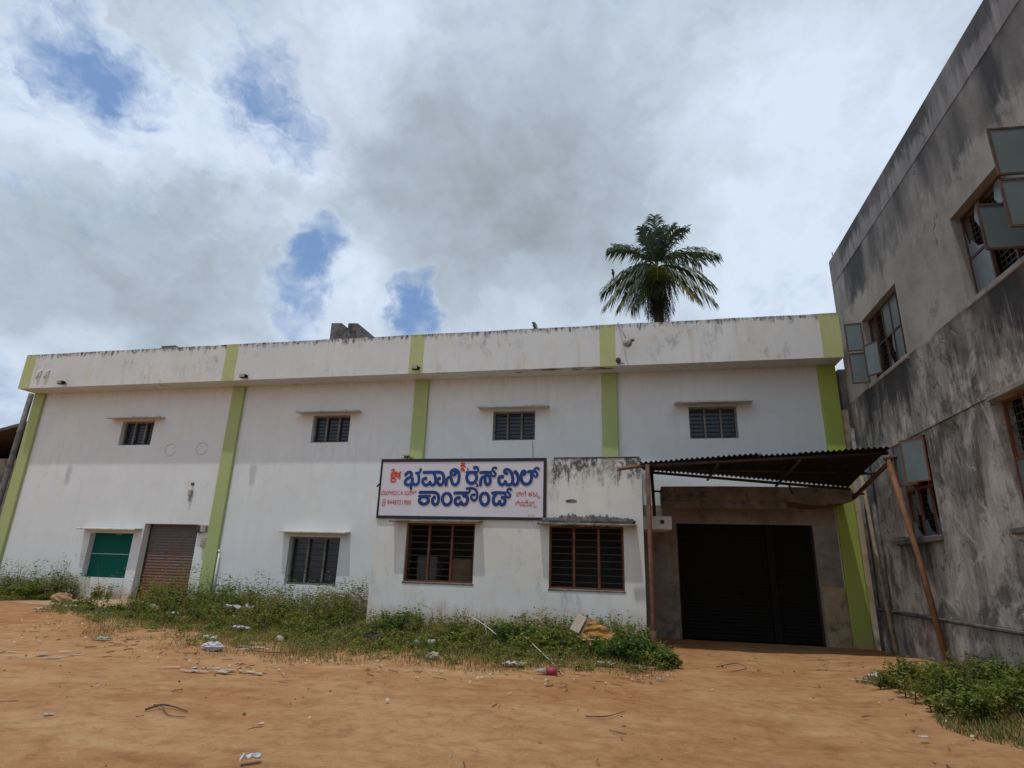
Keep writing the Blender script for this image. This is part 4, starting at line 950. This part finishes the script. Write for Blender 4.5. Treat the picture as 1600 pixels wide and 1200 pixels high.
def weed_cloud(x, y, h, nl, lsize, seed, spread=.5):
    """leaf quads and tints of many small plants at x, y with height h"""
    r = np.random.default_rng(seed); N = len(x); base = np.stack([x, y, gzv(x, y)], 1)
    rep = np.repeat(np.arange(N), nl); M = len(rep); hh = h[rep]
    ns = 5; ang0 = r.uniform(0, 6.28, N*ns); st = r.integers(0, ns, M); ang = ang0[rep*ns+st]
    tt = r.uniform(.12, 1, M)**.8; lean = spread*hh*tt**1.3*r.uniform(.5, 1.1, M)
    c = base[rep]+np.stack([np.cos(ang)*lean, np.sin(ang)*lean, hh*tt*(1-.18*tt)], 1)+r.normal(0, .02, (M, 3))
    az = r.uniform(0, 6.28, M); out = np.stack([np.cos(az), np.sin(az), r.uniform(-.35, .7, M)], 1)
    V = leaves(c, out, lsize*r.uniform(.6, 1.35, M), r)
    tint = np.clip(r.normal(.42, .17, N)[rep]+r.normal(0, .14, M)+.12*(tt-.5), 0, 1)
    return V, tint
# low grass on the verge
x, y, t = sample(95000, -7.8, 13.45); keep = rng.uniform(0, 1, len(x)) < np.clip(.30+1.2*t, 0, 1)*np.where(x > 13.05, .4, 1); x, y, t = x[keep], y[keep], t[keep]
pn = sinnoise(x, y, 1.6, 9); keep = (pn > -.12) | (t > .25); x, y, t, pn = x[keep], y[keep], t[keep], pn[keep]
n = len(x); b = np.stack([x, y, gzv(x, y)-.01], 1); az = rng.uniform(0, 6.28, n); h = rng.uniform(.03, .15, n)*(1+.7*np.clip(t*1.5, 0, 1))*np.clip(t*3.2+.38, .38, 1)
ln = np.stack([np.cos(az), np.sin(az), np.zeros(n)], 1)*(h*rng.uniform(.25, .9, n))[:, None]; sd = np.stack([-np.sin(az), np.cos(az), np.zeros(n)], 1)*.0045
mid = b+ln*.35+np.array([0, 0, 1.])*(h*.62)[:, None]; tip = b+ln+np.array([0, 0, 1.])*(h*.92)[:, None]
V = np.concatenate([np.stack([b-sd, b+sd, mid+sd*.8, mid-sd*.8], 1), np.stack([mid-sd*.8, mid+sd*.8, tip+sd*.1, tip-sd*.1], 1)])
tn = np.clip(.50-.25*t+rng.normal(0, .2, n)+.25*pn, 0, 1)
tag(np_mesh('grass', V, 4, m_grass, np.concatenate([tn, tn])), 'low dry grass along the edge of the earth yard', kind='stuff')
# the same grass along the foot of the grey wall
n = 16000; y = rng.uniform(-9.2, -4.3, n); x = 18.25-1.9*rng.uniform(0, 1, n)**1.2*(1+.12*np.sin(y*2.1))*np.clip((-4.0-y)/1.3, .3, 1)
b = np.stack([x, y, gzv(x, y)-.01], 1); az = rng.uniform(0, 6.28, n); h = rng.uniform(.03, .12, n)
ln = np.stack([np.cos(az), np.sin(az), np.zeros(n)], 1)*(h*rng.uniform(.25, .9, n))[:, None]; sd = np.stack([-np.sin(az), np.cos(az), np.zeros(n)], 1)*.005
tip = b+ln+np.array([0, 0, 1.])*(h*.92)[:, None]; mid = b+ln*.35+np.array([0, 0, 1.])*(h*.62)[:, None]
V = np.concatenate([np.stack([b-sd, b+sd, mid+sd*.8, mid-sd*.8], 1), np.stack([mid-sd*.8, mid+sd*.8, tip+sd*.1, tip-sd*.1], 1)]); tn = np.clip(rng.normal(.4, .22, n), 0, 1)
tag(np_mesh('grass', V, 4, m_grass, np.concatenate([tn, tn])), 'low grass along the foot of the grey wall', kind='stuff')
# weeds filling the strip
x, y, t = sample(1700, -7.8, 13.2)
hgt_ = np.where(x < -4, .72, np.where(x < 6.4, .80, .36))*np.clip((t-.26)/.50, 0, 1)**.8*rng.uniform(.5, 1.3, len(x))*np.clip(1.15+1.3*sinnoise(x, y, 2.6, 15)*2, .25, 1.35)
hgt_ = hgt_*(1+.45*sinnoise(x, y, 1.8, 5)*2)*np.where(rng.uniform(0, 1, len(x)) < .07, 1.5, 1)
k = hgt_ > .09; V1, t1 = weed_cloud(x[k], y[k], hgt_[k], 56, .070, 3)
tag(np_mesh('weeds', V1, 4, m_weed, t1), 'tangled green weeds growing along the foot of the walls', kind='stuff')
# taller straggling stalks, green and dry, standing out of the mass
x, y, t = sample(420, -7.8, 13.0); k = t > .35; x, y, t = x[k], y[k], t[k]
hh_ = np.where(x < 6.4, 1.0, .55)*rng.uniform(.6, 1.25, len(x)); VV, tt_ = weed_cloud(x, y, hh_, 22, .05, 31, .32)
m = MB()
for i in range(len(x)):
    a = random.uniform(0, 6.28); z = gz(x[i], y[i]); l = hh_[i]*.25; m.tube([(x[i], y[i], z), (x[i]+l*.4*math.cos(a), y[i]+l*.4*math.sin(a), z+hh_[i]*.55), (x[i]+l*math.cos(a), y[i]+l*math.sin(a), z+hh_[i])], [.006, .005, .002], 3, False)
tag(m.build('weed_stalks', m_twig, None, False, (0, 0, 0)), 'thin dry stalks standing up out of the weeds', kind='stuff')
tag(np_mesh('stalk_leaves', VV, 4, m_grass, np.clip(tt_, 0, 1)), 'small olive leaves on the taller straggling stalks', kind='stuff')
# creepers: low flat leaves
x, y, t = sample(1100, -7.8, 13.3); k = t > .12; x, y, t = x[k], y[k], t[k]
V1, t1 = weed_cloud(x, y, .10+.14*t, 26, .055, 8, 1.6); tag(np_mesh('ground_cover', V1, 4, m_weed, np.clip(t1+.1, 0, 1)), 'low creeping leaves among the grass', kind='stuff')
def shrub(cx, cy, rad, h, nplants, label, seed, mat=None, lsize=.085, name='weed_bush', cat='bush', zoff=0., group=None, nl=62):
    r = np.random.default_rng(seed); t = thing(name, label, cat, (cx, cy, gz(cx, cy)+zoff), group)
    a = r.uniform(0, 6.28, nplants); q = rad*np.sqrt(r.uniform(0, 1, nplants)); x = cx+q*np.cos(a); y = cy+q*np.sin(a)*.75
    hh = h*(1-.55*(q/rad)**2)*r.uniform(.7, 1.15, nplants)
    V, tn = weed_cloud(x, y, hh, nl, lsize, seed); V = V+np.array([0, 0, zoff])
    np_mesh('foliage', V, 4, mat or m_weed, tn, t, wloc(t))
    m = MB()
    for i in range(nplants):
        b = r.uniform(0, 6.28); m.tube([(x[i], y[i], gz(x[i], y[i])+zoff-.02), (x[i]+.12*hh[i]*math.cos(b), y[i]+.12*hh[i]*math.sin(b), gz(x[i], y[i])+zoff+hh[i]*.5), (x[i]+.3*hh[i]*math.cos(b), y[i]+.3*hh[i]*math.sin(b), gz(x[i], y[i])+zoff+hh[i]*.9)], [.010, .007, .003], 4, False)
    m.build('stems', m_stem, t)['kind'] = 'stuff'; return t
def gpt(px, py): return atg(px, py)
G1 = 'bushes in front of the office'
p = gpt(985, 1040); shrub(p.x, p.y+.35, .75, .55, 26, 'dense dark green bush right of the torn orange carton at the office corner', 21, m_weed_dark, group=G1)
p = gpt(1030, 1048); shrub(p.x+.02, p.y+.4, .35, .32, 10, 'small bush at the foot of the left canopy post', 22, m_weed, group=G1)
p = gpt(800, 1012); shrub(p.x, p.y+.3, .45, .58, 16, 'upright leafy bush with yellow flowers between the two office windows', 23, m_weed_dark, group=G1)
p = gpt(872, 1020); shrub(p.x, p.y+.3, .5, .48, 16, 'round bush just left of the torn orange carton', 24, m_weed, group=G1)
p = gpt(690, 1010); shrub(p.x, p.y+.4, .45, .5, 14, 'bright green bush at the left part of the office wall', 25, m_weed, group=G1)
p = gpt(605, 1000); shrub(p.x, p.y+.5, .5, .62, 16, 'leafy bush climbing the left edge of the office', 26, m_weed_dark, group=G1)
G2 = 'tall weeds in front of the mill wall'
for i, (x_, y_, rad, h_, lab) in enumerate([(1.2, -.7, .6, .85, 'tall bush under the water pipe beside the second green pilaster'), (2.4, -.9, .6, .95, 'tallest bush left of the barred ground-floor window'), (3.6, -.9, .7, .75, 'broad bush directly under the barred ground-floor window'), (5.2, -1.0, .7, .70, 'dark bush in the corner where the mill meets the office'), (0.2, -1.4, .55, .65, 'bush at the right foot of the rusty shutter')]):
    shrub(x_, y_, rad, h_, 20, lab, 40+i, m_weed if i % 2 else m_weed_dark, group=G2)
shrub(-6.9, -1.3, .9, .62, 26, 'large dark bush at the far left corner of the mill', 50, m_weed_dark, group='bushes left of the green netted window')
shrub(-5.3, -1.0, .6, .50, 16, 'thin straggly bush left of the green netted window', 51, m_weed, group='bushes left of the green netted window')
shrub(-3.0, -.35, .3, .55, 8, 'small creeper climbing the sill of the green netted window', 52, m_weed, .07)
G3 = 'bushes along the grey wall'
for i, (px, py, rad, h_, lab) in enumerate([(1415, 1075, .42, .34, 'low end of the hedge of weeds by the grey wall, nearest the doors'), (1470, 1090, .55, .42, 'dark bush against the foot of the rusty leaning post'), (1545, 1095, .55, .50, 'bright green bush in the middle of the grey wall foot'), (1590, 1130, .5, .42, 'dark low bush at the bottom right beside the yard'), (1520, 1115, .45, .32, 'front bush with yellow leaves spilling on the earth'), (1640, 1100, .6, .5, 'bush by the grey wall at the right picture edge')]):
    p = gpt(px, py); shrub(min(p.x+.15, 17.75), p.y+.15, rad*1.2, h_*1.15, 20, lab, 60+i, m_weed, .058, group=G3, nl=70)
q = at(633, 722, OY-.02); shrub(q.x, OY+.1, .12, .22, 5, 'tiny plant sprouting on top of the signboard', 70, m_weed_dark, .06, 'small_plant', 'plant', 4.12-gz(q.x, OY+.1), nl=22)
# dry twig heap
p = gpt(485, 985); th = thing('twig_heap', 'heap of dry brown twigs among the weeds under the ground-floor window', 'twig heap', (p.x, p.y+1.2, gz(p.x, p.y)))
m = MB()
for i in range(150):
    a = random.uniform(0, 6.28); l = random.uniform(.3, .8); cx_, cy_ = p.x+random.gauss(0, .4), p.y+1.4+random.gauss(0, .28); z = gz(cx_, cy_)+random.uniform(.25, .72)
    m.tube([(cx_-math.cos(a)*l/2, cy_-math.sin(a)*l/2, z+random.uniform(-.15, .1)), (cx_, cy_, z+.06), (cx_+math.cos(a)*l/2, cy_+math.sin(a)*l/2, z+random.uniform(-.2, .1))], [.008, .007, .004], 4, False)
m.build('twigs', m_twig, th)['kind'] = 'stuff'

# ------------------------------------------------------------------ litter
m_bag = plain('white_polythene', (.46, .46, .49), .45, .1, 5, bump=.2); m_paper = plain('scrap_paper', (.42, .37, .30), .85, .15)
m_orange = plain('orange_foam', (.38, .185, .05), .9, .3, 6, bump=.5, dirt=(.45, .28, .11)); m_card = plain('brown_cardboard', (.30, .20, .12), .9, .2, 4)
m_pink = plain('pink_plastic', (.34, .04, .09), .4, .1); m_teal = plain('teal_plastic', (.16, .36, .32), .5, .15); m_stone = plain('pale_stone', (.40, .34, .27), .9, .3, 8, bump=.5)
m_clear = plain('cloudy_plastic', (.32, .36, .33), .25, .1); m_rag = plain('black_rag', (.012, .013, .016), .8, .2)
def crumple(name, px, py, sx, sy, sz, mat, label, cat, jit=.28, dz=0., group=None):
    p = gpt(px, py); m = MB(); z = gz(p.x, p.y)+dz
    m.blob((p.x, p.y, z+sz*.75), (sx, sy, sz), 14, 9, jit); return tag(m.build(name, mat), label, cat, group)
crumple('plastic_bag', 332, 1016, .19, .13, .075, m_bag, 'crumpled white plastic bag lying at the grass edge left of the middle', 'bag')
for px, py, lab in ((321, 1001, 'white crushed cup lying behind the white plastic bag, left of two'), (333, 1003, 'white crushed cup behind the white plastic bag, right of two')):
    p = gpt(px, py); m = MB(); m.tube([(p.x-.05, p.y, p.z+.05), (p.x+.06, p.y+.03, p.z+.07)], [.045, .055], 10); tag(m.build('paper_cup', m_bag), lab, 'cup', 'cups by the plastic bag')
def sheet(name, px, py, w_, h_, mat, label, cat, rot=0., lift=.03, seed=0, group=None, dz=0.):
    r = random.Random(seed); p = gpt(px, py); m = MB(); nn = 6; ca, sa = math.cos(rot), math.sin(rot)
    for j in range(nn+1):
        for i in range(nn+1):
            u = (i/nn-.5)*w_*(1+r.uniform(-.12, .12)); v = (j/nn-.5)*h_*(1+r.uniform(-.2, .2)); x_ = p.x+u*ca-v*sa; y_ = p.y+u*sa+v*ca
            m.v.append((x_, y_, gz(x_, y_)+.03+dz+abs(lift*math.sin(i*1.7+seed)*math.cos(j*1.3))+r.uniform(0, lift*.6)))
    for j in range(nn):
        for i in range(nn): q = j*(nn+1)+i; m.f.append((q, q+1, q+nn+2, q+nn+1))
    return tag(m.build(name, mat, None, False), label, cat, group)
GS = 'scraps of paper and plastic on the ground'
sheet('plastic_scrap', 372, 972, .75, .35, m_bag, 'thin white plastic sheet caught in the weeds', 'plastic sheet', .3, .12, 1, dz=.25)
sheet('plastic_scrap', 375, 992, .35, .2, m_bag, 'torn white plastic strip above the grass edge', 'plastic scrap', .1, .06, 2, GS, .08)
sheet('paper_scrap', 160, 961, .45, .18, m_teal, 'pale blue-green paper on the grass before the ramp', 'paper', .1, .03, 3, GS)
sheet('paper_scrap', 158, 1001, .38, .14, m_teal, 'teal plastic strip lying on bare earth at the left', 'plastic scrap', .05, .03, 4, GS)
sheet('paper_scrap', 268, 970, .22, .16, m_bag, 'white paper scrap among weeds right of the ramp', 'paper', .6, .07, 5, GS, .1)
sheet('paper_scrap', 108, 951, .32, .16, m_bag, 'white scrap at the rubbish by the left bush', 'paper', .4, .05, 6, GS)
sheet('paper_scrap', 60, 955, .25, .14, m_paper, 'pale scrap at the far left edge of the grass', 'paper', .7, .05, 7, GS)
sheet('paper_scrap', 131, 944, .18, .12, m_bag, 'small white scrap nearest the ramp corner', 'paper', .4, .05, 8, GS)
sheet('paper_scrap', 803, 1041, .34, .22, m_bag, 'flattened white carton at the grass edge below the office', 'paper', .05, .03, 9, GS)
sheet('paper_scrap', 945, 1042, .34, .16, m_paper, 'torn cream paper below the orange carton', 'paper', -.2, .04, 10, GS)
sheet('paper_scrap', 1003, 1046, .40, .09, m_paper, 'long pale strip of board at the foot of the office bush', 'board strip', -.15, .02, 11, GS)
sheet('paper_scrap', 870, 1036, .25, .10, m_paper, 'cream paper strip left of the orange carton', 'paper', .2, .03, 12, GS)
def shreds(px, py, w_, d_, n, label):
    p = gpt(px, py); m = MB()
    for i in range(n):
        x_ = p.x+random.gauss(0, w_/2.6); y_ = p.y+random.gauss(0, d_/2.6); a = random.gauss(0, .5); l = random.uniform(.03, .13); b = random.uniform(.008, .03); z = gz(x_, y_)+.03
        c_, s__ = math.cos(a), math.sin(a)
        m.add([(x_+u*c_-v*s__, y_+u*s__+v*c_, z-.012+random.uniform(0, .015)) for u, v in ((-l, -b), (l, -b), (l, b), (-l, b))], [(0, 1, 2, 3)])
    o = m.build('paper_shreds', m_paper); tag(o, label, 'paper shreds', None, 'stuff')
shreds(340, 1050, .95, .30, 26, 'pale shredded packing lying on the earth below the white bag')
shreds(388, 1014, .5, .2, 16, 'pale shreds right of the white bag')
shreds(60, 1025, .8, .5, 16, 'pale shreds on the earth at the far left')
sheet('paper_scrap', 730, 985, .40, .18, m_card, 'brown wrapping paper in the weeds under the left office window', 'paper', .1, .06, 15, GS, .2)
sheet('paper_scrap', 1032, 1065, .12, .06, m_bag, 'tiny white scrap on earth in front of the canopy post', 'paper', .1, .02, 16, GS)
sheet('paper_scrap', 1365, 1062, .22, .12, m_bag, 'white scrap at the left end of the weeds by the grey wall', 'paper', .4, .05, 17, GS)
sheet('paper_scrap', 1445, 1157, .10, .06, m_bag, 'tiny white scrap on the earth at lower right', 'paper', .3, .01, 18, GS)
sheet('paper_scrap', 390, 1195, .16, .09, m_bag, 'white plastic corner at the bottom edge of the yard', 'plastic scrap', .7, .04, 19, GS)
sheet('paper_scrap', 74, 1122, .09, .05, m_bag, 'tiny white scrap alone on the earth at lower left', 'paper', .7, .01, 20, GS)
sheet('paper_scrap', 1580, 1085, .3, .15, m_paper, 'pale rubbish under the bushes at the right edge', 'paper', .3, .05, 21, GS, .1)
crumple('stone', 236, 960, .20, .14, .14, m_stone, 'pale rough stone in the grass right of the ramp', 'stone', .15)
crumple('stone', 437, 1003, .09, .07, .07, m_stone, 'small pale stone at the grass edge in the middle left', 'stone', .15)
crumple('stone', 676, 1030, .12, .09, .07, m_stone, 'small stone on the grass edge below the signboard', 'stone', .15)
crumple('stone', 95, 942, .30, .2, .15, plain('brown_rubble', (.30, .19, .11), .9, .3), 'brown lump of rubble beside the left bush', 'rubble', .2)
crumple('rag', 580, 1004, .18, .12, .10, m_rag, 'black rag lying in the grass below the left end of the sign', 'rag')
p = gpt(668, 1012); m = MB(); m.tube([(p.x-.28, p.y, p.z+.09), (p.x-.12, p.y, p.z+.09), (p.x+.12, p.y+.02, p.z+.09), (p.x+.15, p.y+.02, p.z+.09)], [.025, .07, .07, .05], 12)
tag(m.build('plastic_bottle', m_clear, None, True), 'cloudy clear plastic bottle lying in the grass under the left office window', 'bottle')
p = gpt(857, 1054); bt = thing('drink_bottle', 'pink drink bottle lying on the earth in front of the office', 'bottle', (p.x, p.y, p.z))
m = MB(); m.tube([(p.x-.04, p.y, p.z+.05), (p.x+.13, p.y+.03, p.z+.055)], [.052, .052], 12); m.build('label_band', m_pink, bt, True)
m = MB(); m.tube([(p.x-.18, p.y-.02, p.z+.05), (p.x-.14, p.y-.02, p.z+.05), (p.x-.05, p.y, p.z+.05)], [.022, .025, .05], 12); m.build('neck', m_clear, bt, True)
# torn orange carton
p = gpt(925, 1018); ct = thing('torn_carton', 'torn carton with ragged orange packing lying open at the office corner', 'carton', (p.x, p.y, p.z))
m = MB(); rot = Matrix.Rotation(R(28), 3, 'Y') @ Matrix.Rotation(R(-15), 3, 'X')
N_ = 7
for j in range(N_+1):
    for i in range(N_+1):
        v = rot @ Vector(((i/N_-.5)*.52*(1+random.uniform(-.08, .08)), -.10+random.uniform(-.03, .03), (j/N_-.5)*.42*(1+random.uniform(-.08, .08)))); m.v.append((p.x+.10+v.x, p.y+v.y, p.z+.27+v.z))
for j in range(N_):
    for i in range(N_): q = j*(N_+1)+i; m.f.append((q, q+1, q+N_+2, q+N_+1))
m.build('packing', m_orange, ct)
m = MB(); m.bbox(-.30, -.06, -.2, .22, .22, .2, .01, lambda x, y, z: tuple(Vector((p.x+.08, p.y+.03, p.z+.26))+rot @ Vector((x, y, z)))); m.build('box', m_card, ct)
m = MB(); m.bbox(-.48, -.10, -.14, -.29, -.085, .2, .004, lambda x, y, z: tuple(Vector((p.x+.06, p.y+.03, p.z+.28))+rot @ Vector((x, y+(-.29-x)*.6, z)))); m.build('flap', plain('carton_flap', (.40, .32, .24), .9, .15), ct)
m = MB(); m.tube([Vector((p.x+.08, p.y+.03, p.z+.26))+rot @ Vector((-.2, -.14, -.2)), Vector((p.x+.08, p.y+.03, p.z+.26))+rot @ Vector((.26, -.14, .08))], .012, 5); m.build('tape', m_straw, ct)
# canes, strings and sticks
def cane(pts, r, mat, name, label, cat, group=None):
    m = MB(); P = []
    for (px, py, dz) in pts:
        q = gpt(px, py); P.append((q.x, q.y, q.z+dz))
    P = catmull(P, 5); m.tube(P, [r*(1-.5*i/len(P)) for i in range(len(P))], 5); return tag(m.build(name, mat, None, True), label, cat, group)
cane([(818, 1012, .22), (845, 1030, .12), (868, 1046, .05), (880, 1056, .02)], .012, m_straw, 'dry_cane', 'long straight dry cane slanting down to the earth in front of the office', 'cane')
cane([(735, 1000, .45), (755, 1008, .38), (772, 1016, .3), (780, 1012, .15)], .010, m_pvc, 'white_strap', 'curved white strap hanging in the weeds between the office windows', 'strap')
cane([(762, 1010, .02), (790, 1016, .04), (822, 1017, .03)], .009, m_straw, 'dry_cane', 'pale dry stalk lying flat in the weeds below the white strap', 'cane')
cane([(748, 1005, .5), (752, 990, .35), (760, 1006, .2)], .007, m_pvc, 'white_strap', 'short white strap loop above the longer one', 'strap')
cane([(383, 1017, .02), (420, 1022, .03), (455, 1021, .02), (466, 1014, .03)], .012, m_twig, 'dead_branch', 'long dark dead branch lying along the grass edge', 'branch')
cane([(915, 1122, .02), (945, 1124, .03), (962, 1120, .03), (976, 1114, .02)], .008, m_twig, 'dead_branch', 'thin curved stick on the bare earth near the middle bottom', 'branch')
cane([(226, 1112, .02), (250, 1109, .05), (268, 1108, .03), (292, 1114, .02)], .014, m_twig, 'dead_branch', 'dark forked stick on the earth at lower left', 'branch')
cane([(240, 1104, .02), (252, 1110, .04), (262, 1120, .02), (290, 1124, .02)], .008, m_twig, 'dead_branch', 'thin stick crossing the dark forked one at lower left', 'branch')
cane([(1325, 1064, .02), (1345, 1066, .03), (1368, 1068, .02)], .012, m_straw, 'dead_branch', 'pale stick on the earth at the edge of the canopy shade', 'branch')
cane([(1120, 1044, .02), (1150, 1040, .04), (1166, 1046, .02), (1140, 1052, .02)], .010, m_twig, 'dead_branch', 'looped vine on the earth in front of the dark doors', 'branch')
cane([(640, 965, .1), (700, 968, .22), (735, 960, .12)], .010, m_twig, 'dead_branch', 'bent twig against the foot of the office wall', 'branch')
# grit, chips and small twigs
m = MB()
for i in range(520):
    y_ = -15.5+13.*random.random()**.8; x_ = random.uniform(-3+(-15.5-y_)*-.05, 18); 
    if y_ > front(np.array([min(x_, 13)]))[0]-.05 and x_ < 13.3: 
        if random.random() < .7: continue
    s = random.uniform(.006, .019); z = gz(x_, y_)
    m.blob((x_, y_, z+s*.3), (s*random.uniform(.7, 1.6), s, s*.7), 5, 3, .25)
tag(m.build('pebbles', plain('mixed_grit', (.20, .12, .07), .9, .7, 3, dirt=(.5, .42, .32)), None, False, (0, 0, 0)), 'scattered grit and pebbles on the earth', kind='stuff')
m = MB()
for i in range(190):
    cl = random.random() < .5; y_ = -15+12.5*random.random(); x_ = random.uniform(-3, 17.6)
    if cl: x_ = random.uniform(-1, 13.4); y_ = front(np.array([x_]))[0]-abs(random.gauss(0, .7))
    a = random.uniform(0, 3.14); l = random.uniform(.04, .22); z = gz(x_, y_)+.02
    m.tube([(x_, y_, z-.008), (x_+math.cos(a)*l*.5+random.uniform(-.03, .03), y_+math.sin(a)*l*.5, z-.004+random.uniform(0, .006)), (x_+math.cos(a)*l, y_+math.sin(a)*l, z)], random.uniform(.003, .008), 4, False)
tag(m.build('twig_litter', m_twig, None, False, (0, 0, 0)), 'scattered small twigs on the earth', kind='stuff')
m = MB()
for i in range(240):
    x_ = random.uniform(-3, 17.5); y_ = -15+12.5*random.random()
    if random.random() < .6: x_ = random.uniform(-2, 13.4); y_ = front(np.array([x_]))[0]-random.gauss(.1, .5)
    a = random.uniform(0, 6.28); s = random.uniform(.02, .06); z = gz(x_, y_)+.025
    m.quad((x_, y_, z), (x_+s*math.cos(a), y_+s*math.sin(a), z+.012), (x_+s*math.cos(a)-s*.6*math.sin(a), y_+s*math.sin(a)+s*.6*math.cos(a), z+.02), (x_-s*.6*math.sin(a), y_+s*.6*math.cos(a), z+.004))
tag(m.build('straw_litter', m_straw, None, False, (0, 0, 0)), 'scattered pale chips and dry leaves on the earth', kind='stuff')
